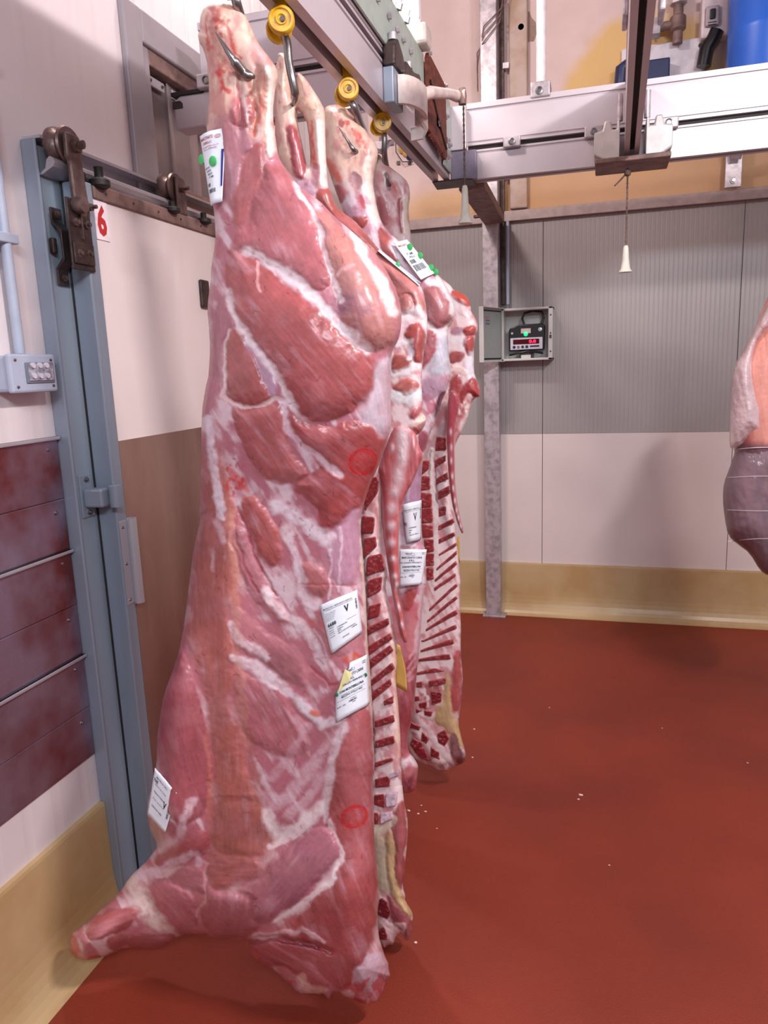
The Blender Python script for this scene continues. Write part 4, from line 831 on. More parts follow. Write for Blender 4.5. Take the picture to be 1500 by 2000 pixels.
F1 = [
 ('m', 'B 205,720 290,700 370,740 420,830 445,860 400,950 350,1080 335,1200 300,1210 275,1080 262,900 240,780', (190, 128, 142), .004, 22, 80, .5),
 ('m', 'B 310,585 370,570 430,600 440,680 400,740 340,745 308,690', (188, 104, 110), .006, 16, 60, .3),
 ('m', 'B 395,300 450,260 500,330 520,400 480,420 430,380', (214, 176, 176), .004, 18, 60, .2),
 ('r', 'B 150,60 260,20 330,60 330,200 360,300 300,560 220,560 200,300 160,300', (190, 58, 52), .47, 9),
 ('s', 'B 175,45 235,60 225,110 200,130', 6, (176, 62, 56), -.002, .8), ('s', 'B 290,160 300,220 330,300 360,350', 4, (196, 66, 60), 0, .8),
 ('s', 'B 230,430 255,510 295,530', 6, (200, 52, 50), 0, .9), ('s', 'B 160,100 165,240 170,300', 3, (200, 84, 74), 0, .8),
 ('s', 'B 470,560 480,620 455,700 445,790', 4, (198, 96, 70), -.006, .9), ('s', 'B 380,430 430,560 440,640', 5, (206, 124, 104), -.004, .8),  # crease lines, their shade painted in as darker orange
 ('s', 'B 520,400 545,500 530,640 520,760 540,880', 10, (244, 230, 220), .010, .9), ('s', 'B 500,420 500,560 505,700 500,860', 4, (214, 140, 120), -.003, .7),
 ('s', 'B 380,470 370,560 400,700 420,760', 3, (232, 214, 216), .002, .8),
 ('m', 'B 318,1270 338,1100 410,920 450,855 482,842 506,900 485,1000 455,1140 410,1250 350,1335 322,1300', (186, 100, 104), .004, 10, 100, .3),
 ('m', 'B 500,965 565,968 640,1035 700,1105 760,1235 812,1350 842,1480 D 735,440 757,480 735,520 680,541 620,502 560,468 470,418 400,383 330,348 262,330 292,262 360,205 376,80 B 470,1160 500,1050', (190, 106, 114), .012, 7, 65, .45, 40),
 ('m', 'D 640,170 712,168 775,225 830,300 880,380 930,460 980,540 1022,620 1048,700 1043,770 1008,815 940,842 895,820 850,770 822,700 800,640 780,560 758,480 722,350 690,262', (206, 136, 130), .018, 6, 70, .35, 45),
 ('m', 'D 872,268 950,356 1010,446 1060,545 1083,640 1078,730 1060,775 1056,690 1030,590 985,490 925,400', (204, 130, 136), .004, 6, 70, .3),
 ('s', 'D 790,600 830,580 870,585 890,620', 22, (150, 96, 116), 0, .55), ('s', 'D 800,590 812,640', 12, (150, 104, 130), 0, .5),
 ('m', 'D 250,345 238,420 240,500 252,560 262,625 300,690 335,760 385,825 442,900 492,970 540,1050 572,1115 640,1178 740,1172 830,1140 900,1088 948,1010 962,935 930,862 868,812 800,765 720,695 650,628 560,556 480,495 405,435 335,385 285,348', (184, 92, 94), .016, 7, 50, .42, 55),
 ('m', 'D 242,725 290,735 330,802 370,862 402,930 425,1000 442,1062 400,1090 340,1106 280,1096 242,1050 222,980 214,880 222,800', MU, .010, 6, 60, .2, 30),
 ('m', 'D 330,815 380,880 412,950 436,1020 462,1075 470,1010 440,930 390,850 350,790', (202, 158, 184), .003, 8, 60, .3),
 ('m', 'D 190,600 246,560 256,640 285,700 232,750 210,860 214,960 232,1060 196,960 172,860 166,740', (190, 118, 134), .005, 7, 88, .4),
 ('m', 'D 255,1118 330,1135 400,1112 462,1092 508,1118 515,1200 512,1262 545,1325 600,1400 650,1450 600,1482 520,1472 430,1462 370,1400 322,1300 285,1200', (188, 100, 102), .009, 7, 55, .4, 30),
 ('m', 'D 530,1132 600,1195 700,1222 820,1204 900,1182 958,1222 1000,1262 1012,1300 985,1380 960,1440 E 930,110 900,180 850,258 800,308 740,352 712,348 690,298 688,240 640,190 560,120 600,90 680,60 D 700,1400 640,1340 575,1265', (180, 80, 82), .012, 7, 40, .3, 40),
 ('m', 'D 960,940 985,890 1030,860 1034,975 1032,1100 1036,1190 1000,1240 960,1210 900,1180 905,1120 950,1060 975,1000', (230, 210, 226), .003, 14, 80, .2),
 ('s', 'D 335,348 400,385 470,430 540,470 600,522 660,578 720,640 790,710 850,765 920,835', 9, (244, 226, 232), -.004, .95),
 ('s', 'D 560,25 620,110 680,240 705,320 745,450 790,590', 5, (240, 216, 222), -.004, .9),
 ('s', 'D 850,258 900,370 960,460 1010,560 1045,650', 9, (248, 236, 240), -.003, .9),
 ('s', 'D 245,560 262,640 300,720 345,800 400,870 450,930 510,1010 565,1120', 8, (240, 220, 226), -.004, .9),
 ('s', 'D 245,740 225,860 225,960 222,1060 260,1105 340,1112 400,1095 470,1070 510,1080', 4, (236, 206, 206), -.004, .9),
 ('s', 'D 510,1090 520,1200 560,1260 640,1330 720,1400 780,1440', 7, (238, 208, 222), -.004, .85),
 ('s', 'D 380,410 390,480 398,550', 3, (228, 170, 170), 0, .8), ('s', 'D 760,480 800,440 850,420', 3, (220, 170, 176), -.002, .6),
 # flank
 ('m', 'Z 396,905 415,850 440,905 452,960 458,1040 462,1120 462,1200 456,1280 460,1360 466,1420 480,1500 500,1560 522,1600 528,1660 470,1710 425,1712 416,1640 414,1570 420,1490 410,1400 398,1330 372,1270 362,1240 372,1140 388,1040', (196, 112, 104), .006, 34, 88, .5, 30),
 ('s', 'Z 408,820 412,880 424,960 436,1010', 8, (238, 220, 232), .003, .85), ('s', 'Z 424,1020 436,1060', 7, (214, 176, 186), 0, .8), ('s', 'Z 414,1080 416,1112', 5, (206, 168, 170), 0, .8),
 ('m', 'E 318,170 380,178 430,262 482,350 502,430 490,482 440,502 398,452 350,332 305,235', (194, 98, 96), .008, 9, 62, .4, 22),
 ('m', 'E 265,330 310,340 350,450 390,560 440,640 500,720 540,800 480,780 400,700 340,620 290,520', (198, 122, 134), .006, 10, 60, .5, 22),
 ('s', 'E 285,230 330,340 370,460 430,580 480,660', 3, (150, 60, 66), -.004, .7), ('s', 'E 275,300 290,420 330,540 380,640', 2.5, (160, 74, 80), -.003, .6),
 ('m', 'E 795,305 885,205 890,330 882,460 866,580 800,600 740,560 720,460', (204, 150, 174), .003, 16, 80, .2),
 ('m', 'E 590,520 640,500 700,540 740,600 700,680 640,640 600,590', (200, 118, 122), .006, 16, 50, .4, 20),
 ('m', 'E 270,700 330,760 420,840 520,900 620,980 640,1100 560,1080 440,1000 340,940 270,900', (198, 124, 136), .005, 16, 45, .6, 24),
 ('m', 'E 265,1000 340,1060 440,1080 500,1130 560,1220 620,1300 640,1400 520,1450 400,1400 300,1300', (192, 112, 122), .006, 16, 60, .6, 26),
 ('m', 'E 700,700 860,680 880,760 890,900 760,960 660,860', (204, 140, 150), .004, 18, 50, .5),
 ('s', 'E 480,220 560,260 650,330 720,380', 14, (240, 222, 234), .002, .85), ('s', 'E 520,330 580,480 600,640 660,720', 10, (238, 216, 226), .002, .8),
 ('s', 'E 420,640 500,740 600,800 660,900', 9, (240, 220, 228), .002, .8), ('s', 'E 270,960 360,1000 480,1080 600,1180 700,1280', 11, (242, 222, 232), .003, .85),
 ('s', 'E 260,800 300,880 420,960', 8, (240, 218, 228), .002, .8), ('s', 'E 600,1180 700,1290 800,1270', 9, (240, 226, 236), .002, .8),
 ('s', 'E 740,440 735,560 735,680', 3, (226, 196, 210), .001, .7), ('s', 'E 790,330 790,480 780,640', 3, (226, 196, 210), .001, .7), ('s', 'E 660,820 700,900 760,1040', 2.5, (230, 196, 206), .001, .7),
 ('s', 'E 600,600 720,610 860,600', 2.5, (168, 72, 84), -.002, .5), ('s', 'E 640,1000 740,1100 860,1040', 3, (172, 70, 76), -.003, .6), ('s', 'E 660,960 800,950', 2, (190, 100, 104), 0, .5),
 ('s', 'E 820,970 860,945 885,955', 7, (196, 84, 64), .002, .9), ('s', 'E 660,1220 680,1235', 6, (214, 100, 70), .002, .9), ('s', 'E 655,790 690,805', 8, (200, 90, 90), 0, .6),
 ('s', 'E 245,40 280,80 330,140', 5, (214, 80, 66), 0, .6), ('r', 'E 190,0 330,0 340,140 260,200 200,150', (190, 50, 56), .5, 6),
 # back edge, creamy rim
 ('s', 'E 890,300 905,560 918,900 938,1200 950,1480', 4, (238, 214, 200), .003, .85), ('s', 'F 1108,400 1108,560 1122,800', 4, (236, 200, 190), .002, .6),
 # belly and shoulder
 ('m', 'Z 348,1268 372,1300 388,1380 402,1440 414,1500 408,1560 388,1600 352,1612 326,1590 314,1500 312,1420 326,1330', (186, 96, 106), .008, 9, 75, .3, 26),
 ('m', 'Z 292,1560 300,1625 315,1650 320,1610', (226, 196, 184), .002, 8, 75, .2),
 ('s', 'Z 372,1570 360,1600 350,1640', 9, (234, 204, 216), .003, .8), ('s', 'Z 400,1440 412,1540 408,1600', 4, (206, 128, 108), .001, .5),
 ('m', 'F 945,455 950,330 968,225 1012,110 1050,50 1096,60 1108,300 1110,450 1119,640 1118,790 1096,880 1060,950 1012,1028 960,1000 905,952 852,902 808,868 764,852 832,800 902,742 962,680 1002,605 1008,535 990,480 965,450', (186, 88, 90), .014, 10, 68, .35, 60),
 ('s', 'F 940,440 950,330 975,215 1010,120', 8, (240, 220, 230), 0, .8), ('s', 'F 960,445 1000,560 960,660 860,740 770,790', 6, (244, 228, 232), .003, .9),
 ('m', 'F 705,640 765,595 825,540 900,478 958,468 985,520 985,580 930,640 850,720 770,780 700,798 655,778 610,762 640,705', (190, 116, 134), .010, 8, 130, .5, 28),
 ('m', 'F 532,702 585,690 650,702 692,722 682,790 722,802 685,842 600,852 540,832 520,782', (190, 110, 120), .010, 8, 100, .5, 24),
 ('m', 'F 330,662 400,648 470,690 502,742 500,792 478,832 430,832 388,800 358,742 320,702', (188, 106, 116), .010, 7, 50, .35, 24),
 ('m', 'F 408,642 450,612 520,610 545,660 535,702 480,682 430,662', (190, 112, 124), .006, 7, 20, .4),
 ('m', 'F 562,555 640,560 722,575 742,622 662,662 600,682 552,662 545,600', (186, 100, 98), .006, 34, 0, .4),
 ('m', 'F 560,400 640,380 740,400 772,520 720,572 640,560 560,540', (194, 112, 104), .005, 40, 88, .4),
 ('m', 'F 352,582 422,538 520,478 552,505 542,560 500,562 440,590 382,602', (180, 84, 92), .006, 8, 150, .3),
 ('s', 'F 940,190 900,260 840,330 780,400', 13, (222, 186, 198), .001, .7), ('s', 'F 880,120 820,230 760,300', 9, (214, 170, 184), .001, .6), ('s', 'F 925,300 880,370 820,430', 10, (224, 190, 202), .001, .6), ('s', 'F 720,350 760,420', 8, (220, 184, 198), 0, .6),
 ('s', 'F 750,430 780,500 850,470 930,400', 12, (246, 230, 234), .002, .85), ('s', 'F 760,540 860,480', 6, (246, 226, 230), 0, .8),
 ('s', 'F 500,560 540,600 530,720 500,780', 2.5, (214, 160, 164), -.002, .7), ('s', 'F 300,640 400,600 480,560', 9, (226, 196, 210), .002, .85),
 ('s', 'F 270,650 300,700 350,780 400,840', 16, (240, 220, 214), .002, .85), ('s', 'F 500,560 510,600', 6, (220, 188, 204), 0, .7),
 ('m', 'F 122,832 160,782 222,752 305,746 290,790 240,822 180,842 140,852', MU, .006, 5, 160, .3),
 ('m', 'F 265,862 300,832 352,830 402,842 430,852 380,884 320,884 270,880', (182, 90, 96), .006, 5, 0, .4), ('m', 'F 190,860 250,842 262,870 210,890', (190, 104, 108), .004, 5, 150, .4),
 ('s', 'F 70,850 85,890 70,900', 8, (206, 76, 72), 0, .8), ('s', 'F 75,905 110,925 160,918', 4, (196, 60, 58), 0, .8),
 ('m', 'F 684,868 722,860 800,852 862,870 925,890 885,930 925,982 962,1022 900,1012 842,962 782,932 735,950 702,912', (186, 94, 100), .010, 8, 30, .4, 22),
 ('s', 'F 690,862 760,850 860,862 960,900', 5, (150, 60, 66), -.030, .6), ('s', 'F 700,850 800,838 870,822 940,870', 5, (232, 200, 208), .006, .8), ('s', 'F 690,880 740,960 820,1005', 4, (214, 90, 84), 0, .8),  # first stroke paints the fold's shadow along the neck flap
 ('s', 'F 860,990 890,1030 940,1035', 8, (238, 204, 190), .002, .7), ('m', 'F 1040,990 1100,920 1140,900 1165,960 1140,1000 1080,1030', (226, 190, 206), .006, 9, 120, .3),
 ('r', 'F 1000,1000 1170,950 1170,1090 1000,1090', (182, 48, 52), .52, 12), ('r', 'F 680,880 760,950 860,1050 820,1060 680,940', (190, 60, 60), .5, 8),
 ('o', 709, 902, 27, 24, -25, (190, 34, 40), 1.0), ('o', 692, 1595, 26, 20, -25, (196, 34, 40), 1.0),
 ('s', 'Z 452,1000 460,1150 466,1300 480,1450', 9, (210, 146, 130), 0, .45), ('s', 'Z 486,1430 500,1520 505,1600', 9, (170, 100, 80), 0, .35),
 ('h', 'Z 430,330 780,400 780,700 740,900 700,1000 450,900', 46, 12, (96, 28, 36)), ('h', 'Z 420,950 700,1000 710,1600 740,1850 420,1800', 60, 12, (130, 40, 50)), ('h', 'Z 330,1300 420,1200 420,1600 340,1600', 14, 10, (120, 40, 50)),
 ('b', 522, 132, 16, 22, .014), ('b', 420, 50, 24, 30, .012), ('b', 445, 215, 20, 26, .010), ('b', 540, 230, 12, 60, .010), ('b', 405, 60, 10, 30, -.006), ('b', 470, 200, 7, 60, -.012), ('b', 500, 190, 6, 50, -.010),
 ('s', 'B 200,210 260,330 330,420 390,440', 12, (206, 150, 136), -.004, .6), ('s', 'B 440,330 470,400 460,520', 9, (190, 120, 104), -.008, .6), ('s', 'B 410,560 430,650 425,760', 7, (150, 70, 66), -.010, .6), ('s', 'B 190,60 215,120 260,140', 7, (146, 44, 44), -.004, .7),  # brown strokes paint shade into the hollows of the hock
 ('b', 600, 600, 150, 200, .045), ('b', 560, 800, 130, 150, .025), ('b', 440, 1200, 55, 300, .03), ('b', 640, 1750, 120, 100, .045), ('b', 430, 1760, 70, 60, .02), ('b', 690, 1450, 60, 200, .012),
 ('b', 470, 960, 30, 90, -.012), ('b', 545, 1640, 60, 30, -.012)]
p1 = painter(base1, F1, 1.0, 0)
def Y1(x, y): return 1.52-.085*smooth((430-x)/110)*smooth((y-1120)/180)*smooth((1720-y)/120)+np.where(x < 330, (330-x)*.0002, 0)*0-smooth((y-1650)/200)*smooth((330-x)/180)*.10
def T1(x, y): return .050+.03*smooth((y-420)/200)
def W1(x, y): return np.clip(40+(y-300)*.12, 40, 85)
c1 = empty('veal_carcass', (XM, 1.52, 2.38), 'nearest and largest hanging veal half carcass, outer side facing the camera, foreleg stretched out', 'meat', 'hanging veal half carcasses')
o1, D1 = slab('flesh', O1, Y1, T1, W1, lambda x, y: .035+.03*smooth((y-420)/200)*smooth((900-y)/100), 2.2, p1, c1, jit=1.0, ragged=lambda x, y: 6*smooth((y-1850)/30)*smooth((x-480)/40))
# ---- the three carcasses behind
def piece(name, P, body, parent, col, T=.006, off=.004, step=1.3, jit=1.0, label=None, sc=.5, col2=None):
    P = pts(P) if isinstance(P, str) else P
    c = P.mean(0); q_ = P-c; P = c+q_*(1+2.3/np.maximum(np.hypot(q_[:, 0], q_[:, 1]), 4)*.5)[:, None]*np.array((1.0, 1.1)); P = np.concatenate([np.linspace(P[i], P[(i+1) % len(P)], 4)[:3] for i in range(len(P))]); xs_ = P[:, 0]*.8+c[0]*.2; ys_ = P[:, 1]*.8+c[1]*.2; yv = np.nanmin(body(xs_, ys_)) if callable(body) else body
    def pt(x, y, d):
        n = fbm(x/6, y/6, 2); C = s2l(col)[None]*(.45+1.1*n[:, None]); t = np.clip((fbm(x/5+c[0], y/3, 3)-.62)*5, 0, .5)[:, None]; C = C*(1-t)+s2l((206, 130, 130))[None]*t
        if col2 is not None: t = np.clip((fbm(x/9, y/9, 1)-.5)*6, 0, 1)[:, None]; C = C*(1-t)+s2l(col2)[None]*t
        rim = (1-smooth(d/2.2))[:, None]*.6; C = C*(1-rim)+s2l((196, 120, 118))[None]*rim
        return C, 0*x
    o, dd = slab(name, P, yv-off+.002, T*.7, 3, .004, step, pt, parent, jit=jit*1.2, chk=1)
    if label: o['label'] = label
    return o
RB = (140, 48, 52)
# second carcass: inner side, backbone and tail
O2 = pts('Z 536,180 538,130 545,112 B 575,315 600,306 632,318 650,345 654,400 651,470 656,560 664,592 678,610 692,565 693,480 690,430 702,424 740,458 795,540 832,600 853,650 856,750 857,850 862,960 870,1085 '
         'D 745,70 762,125 800,165 850,196 900,250 950,312 1010,380 1080,430 1150,490 1190,540 1203,600 1213,700 1208,790 1192,860 1185,950 1187,1100 1190,1170 Q 630,240 652,262 665,300 656,340 625,400 590,440 450,500 300,600 235,880 240,1000 '
         '232,1500 250,1650 290,1800 R 345,0 370,150 402,270 422,380 440,450 456,560 450,800 442,900 460,1060 470,1200 485,1400 490,1600 500,1880 T 505,250 516,400 545,520 556,600 550,800 532,950 520,1100 508,1200 535,1290 522,1314 560,1370 600,1440 602,1500 590,1640 560,1700 '
         '525,1692 500,1632 445,1652 425,1740 370,1742 330,1775 305,1720 265,1690 250,1600 Z 700,1780 600,1790 570,1700 560,1400 570,1000 600,800 605,600 590,450 560,350 538,290')
H2 = pts('B 694,645 722,668 748,720 760,800 768,900 768,975 758,985 742,950 722,850 702,760 690,690')
def base2(x, y):
    n = fib(x, y, 1.1, 50, 9, 1)*.5+fbm(x/18, y/18, 2)*.5
    C = mixc(S((236, 212, 214))+0*x[:, None], S((204, 146, 150))+0*x[:, None], smooth((n-.5)*5+.45))
    t = smooth((370-y)/80); C = mixc(C, mixc(S((230, 198, 180))+0*x[:, None], S((212, 158, 150))+0*x[:, None], smooth((fbm(x/12, y/30, 2)-.45)*4)), t)
    return C
F2_ = [
 ('m', 'B 640,745 665,730 700,800 728,900 735,1000 720,1045 690,1040 665,960 650,860', (176, 84, 92), .008, 5, 80, .2, 14),
 ('s', 'B 600,340 620,420 590,560 600,700 620,860', 5, (238, 214, 196), .004, .7), ('r', 'B 560,330 640,330 640,500 600,800 560,700', (196, 96, 76), .42, 7),
 ('s', 'B 770,720 785,850 790,960', 4, (204, 96, 90), -.002, .9), ('s', 'B 825,720 835,850 845,960 850,1070', 9, (242, 228, 222), .006, .9),
 ('s', 'B 700,560 740,600 800,640', 8, (222, 180, 156), .003, .8), ('r', 'B 690,500 760,520 840,640 800,760 740,680', (190, 80, 70), .46, 8), ('s', 'B 795,980 800,1060 790,1090', 7, (168, 104, 122), 0, .8),
 ('m', 'B 640,1060 720,1060 770,1080 800,1130 760,1160 690,1110', (210, 170, 190), .003, 6, 30, .3), ('s', 'B 735,1040 745,1080', 5, (170, 90, 120), 0, .7),
 ('m', 'D 672,80 690,48 735,50 770,80 800,130 850,210 900,260 960,330 1010,385 960,350 880,290 800,240 750,170 700,120', (182, 90, 84), .005, 5, 50, .2, 12),
 ('m', 'D 880,330 960,360 1040,420 1110,470 1170,540 1195,620 1195,700 1150,660 1090,640 1080,560 1030,470 960,410', (206, 128, 124), .006, 6, 50, .3, 20),
 ('m', 'D 1080,570 1120,560 1150,600 1140,635 1085,660', (214, 138, 132), .010, 5, 60, .1, 14),
 ('s', 'P 240,780 300,770 350,800 390,850 380,900 320,950 260,990', 3, (170, 92, 92), -.002, .5),
 ('s', 'P 280,1000 340,960 420,930 470,1000 500,1080', 10, (240, 228, 232), .002, .9), ('s', 'P 300,1080 280,1150 250,1200', 9, (208, 168, 186), 0, .7),
 ('m', 'P 300,1150 350,1090 430,1075 480,1130 500,1230 490,1350 450,1440 410,1490 385,1440 370,1330 355,1250 300,1210', (184, 82, 78), .010, 5, 80, .1, 12),
 ('m', 'P 140,1480 200,1400 280,1410 360,1490 320,1540 220,1560 150,1600', (172, 84, 74), .004, 5, 160, .5, 8), ('s', 'P 200,1300 340,1260 350,1330 330,1440', 6, (236, 230, 238), .004, .9),
 ('s', 'P 150,1620 260,1600 360,1560 440,1530', 8, (240, 234, 238), .004, .9), ('m', 'P 150,1770 220,1710 320,1660 400,1700 430,1770 330,1820 300,1850 270,1810 200,1790', (204, 112, 104), .005, 5, 150, .3, 10),
 ('s', 'P 160,1850 260,1880 320,1900 400,1840 440,1830', 10, (232, 236, 240), .004, .9), ('m', 'Q 500,240 540,190 590,180 620,220 580,260 520,280', (188, 92, 96), .004, 4, 20, .2, 8),
 ('s', 'Q 540,360 600,300 650,275', 7, (232, 196, 180), .005, .9), ('m', 'Q 520,400 600,400 590,420', (196, 90, 90), .002, 4, 20, .1),
 # chine strip
 ('s', 'E 905,100 890,300 900,470 912,600 915,800 922,950 940,1200 950,1500', 3, (90, 60, 60), -.004, .8), ('s', 'E 985,100 990,300 1000,440 1015,560', 5, (232, 206, 206), .003, .8),
 ('r', 'E 960,100 990,300 990,460 950,450 940,120', (190, 92, 90), .6, 8), ('r', 'E 930,480 1010,470 1040,900 1050,1100 1060,1500 960,1500 930,900', (206, 130, 136), .5, 9),
 ('s', 'R 420,560 440,760 430,900 455,1100 465,1300 475,1600', 4, (236, 196, 170), .003, .8),
 ('m', 'T 440,540 500,400 520,440 545,600 545,780 525,900 512,1100 500,1240 470,1180 430,1100 440,900 410,640', (186, 96, 96), .005, 6, 85, .2, 14),
 ('m', 'T 345,740 400,660 425,800 420,1000 440,1120 480,1250 530,1320 590,1440 560,1500 520,1480 450,1340 400,1240 370,1120 350,980', (226, 192, 142), .006, 6, 80, .2, 12),
 ('m', 'T 245,700 320,740 345,900 360,1100 380,1220 310,1250 290,1180 260,1100 240,900', (212, 198, 170), .003, 8, 85, .5, 14), ('s', 'T 240,640 300,680 360,640 420,560', 8, (226, 214, 190), .002, .8),
 ('m', 'T 370,1250 430,1340 500,1440 560,1520 600,1500 590,1640 555,1700 520,1600 440,1560 400,1480', (168, 84, 92), .006, 6, 50, .2, 14),
 ('s', 'T 330,1510 400,1560 420,1620 480,1660', 4, (236, 200, 204), .004, .9), ('s', 'T 300,1540 370,1600 420,1690', 4, (232, 200, 200), .004, .9), ('s', 'T 440,1560 520,1560 500,1640', 4, (232, 200, 200), .004, .8),
 ('s', 'T 555,560 550,800 528,960', 2.5, (236, 214, 206), .002, .8), ('s', 'T 255,150 256,400 238,700', 3, (240, 226, 220), .002, .6),
 ('r', 'T 540,1490 610,1430 600,1560 560,1700 520,1690', (110, 34, 40), .62, 9)]
c2 = empty('veal_carcass', (XM, 1.80, 2.2), 'veal half carcass behind the nearest, cut side with backbone and broad tail showing', 'meat', 'hanging veal half carcasses')
o2, D2 = slab('flesh', O2, lambda x, y: 1.80-.04*smooth((y-500)/300), .035, 22, .045, 2.0, painter(base2, F2_, .7, 1), c2, holes=[H2], jit=.8)
V2 = ['905,90 975,85 970,150 905,240', '893,272 955,282 948,350 893,350', '903,382 960,376 962,420 900,470', '915,500 925,472 990,458 1006,530 915,558', '918,600 935,585 990,570 985,628 920,665',
      '928,712 985,698 975,756 920,772', '915,815 1020,772 1026,800 917,852', '920,905 1030,847 1042,870 922,948', '923,975 1030,905 1046,930 928,1015', '933,1070 1040,990 1052,1018 938,1095', '940,1130 1030,1070 1038,1095 943,1168',
      '1000,1172 1045,1150 1045,1182 1003,1192', '955,1270 1045,1244 1052,1275 958,1300', '958,1368 1045,1345 1052,1378 958,1402']
for v in V2: piece('vertebra', 'E '+v, D2, c2, RB)
for v in ['256,40 405,2 415,32 256,85', '255,200 370,176 386,200 383,262 255,272', '245,352 328,345 341,400 338,460 245,430', '232,516 280,520 286,570 282,610 230,615', '290,1325 325,1315 365,1360 395,1440 365,1490 275,1450', '268,1610 330,1580 358,1640 358,1690 265,1680']:
    piece('vertebra', 'T '+v, D2, c2, (112, 30, 38) if v[0:2] in ('29', '26') else RB)
for v in ['290,265 385,205 390,262', '345,345 462,315 445,440 350,455', '300,520 412,505 405,575 300,612', '290,190 470,120 465,170 390,190']:
    piece('disc_cartilage', 'T '+v, D2, c2, (222, 198, 214), T=.004)
def tailpaint(spots, col=(182, 88, 92)):
    sp = [(pts(a)[0], r) for a, r in spots]
    def f(x, y, d):
        n = fib(x, y, 1.5, 40, 4, 2); C = s2l(col)[None]*(.78+.45*n[:, None]); t = np.clip((fib(x, y, 1.5, 50, 5, 1)-.55)*3, 0, 1)[:, None]*.5; C = C*(1-t)+s2l((214, 160, 170))[None]*t; Hh = 0*x
        for (cx, cy), (rx, ry) in sp:
            e = np.exp(-(((x-cx)/rx/1.05)**2+((y-cy)/ry/1.5)**2))[:, None]*.85*(.6+.6*fbm(x/4, y/7, 1)[:, None]); C = C*(1-e)+s2l((236, 216, 222))[None]*e; Hh = Hh+.003*e[:, 0]
        e = (1-smooth(d/2.5))[:, None]*.4; C = C*(1-e)+s2l((226, 180, 170))[None]*e
        return C, Hh
    return f
TL2 = pts('Q 310,400 335,352 400,333 500,342 560,420 592,560 634,640 620,700 560,840 520,930 480,1000 450,1060 420,1150 402,1300 388,1500 397,1700 412,1900 E 1060,640 1080,700 1100,800 1117,885 1096,890 1075,840 1055,740 1035,620 1020,520 1000,400 990,300 985,200 Q 215,880 172,790 210,700 250,560 280,450')
slab('tail', TL2, 1.74, .020, 14, .012, 1.8, tailpaint([('Q 430,450', (11, 14)), ('Q 440,560', (10, 18)), ('Q 430,660', (8, 12)), ('Q 395,850', (10, 15)), ('Q 355,1000', (9, 8)), ('Q 325,1165', (8, 8)), ('Q 322,1335', (8, 6)), ('Q 320,1500', (7, 5)),
     ('Q 335,1660', (6, 4)), ('Q 350,1830', (5, 4)), ('E 1062,610', (4, 5)), ('E 1075,710', (4, 5)), ('E 1088,800', (3.5, 4)), ('Q 330,570', (4, 5)), ('Q 540,520', (2, 8))]), c2, jit=.6)

# third carcass: outer side
O3 = pts('O 60,405 90,378 170,370 235,392 290,450 345,505 400,575 470,660 514,725 524,800 508,880 488,960 480,1060 495,1150 512,1250 533,1340 P 60,20 150,120 345,235 430,330 560,468 625,530 700,610 760,720 812,850 829,930 820,1010 782,1080 752,1120 748,1250 760,1400 783,1540 776,1640 '
         'Q 862,20 830,70 790,200 740,340 700,430 650,600 630,680 615,850 608,1080 620,1500 655,1560 660,1700 665,1900 R 715,20 690,200 672,450 662,600 642,800 622,1000 612,1200 570,1350 550,1450 560,1560 600,1605 640,1660 655,1720 642,1800 628,1900 590,1940 520,1952 490,1930 '
         'Z 760,1520 725,1400 700,1200 690,1000 700,800 705,600 695,480 665,400 640,330 634,300 632,230')
def base3(x, y):
    n = fib(x, y, 1.2, 50, 9, 2)*.5+fbm(x/18, y/18, 0)*.5
    C = mixc(S((232, 214, 224))+0*x[:, None], S((200, 140, 156))+0*x[:, None], smooth((n-.5)*5+.4))
    t = smooth((400-y)/80); C = mixc(C, mixc(S((228, 194, 178))+0*x[:, None], S((212, 156, 150))+0*x[:, None], smooth((fbm(x/12, y/26, 3)-.45)*4)), t)
    t = smooth((y-1140)/60); C = mixc(C, s2l((190, 96, 102))[None]*(.75+.5*fbm(x/9, y/22, 1)[:, None]), t*.85)
    return C
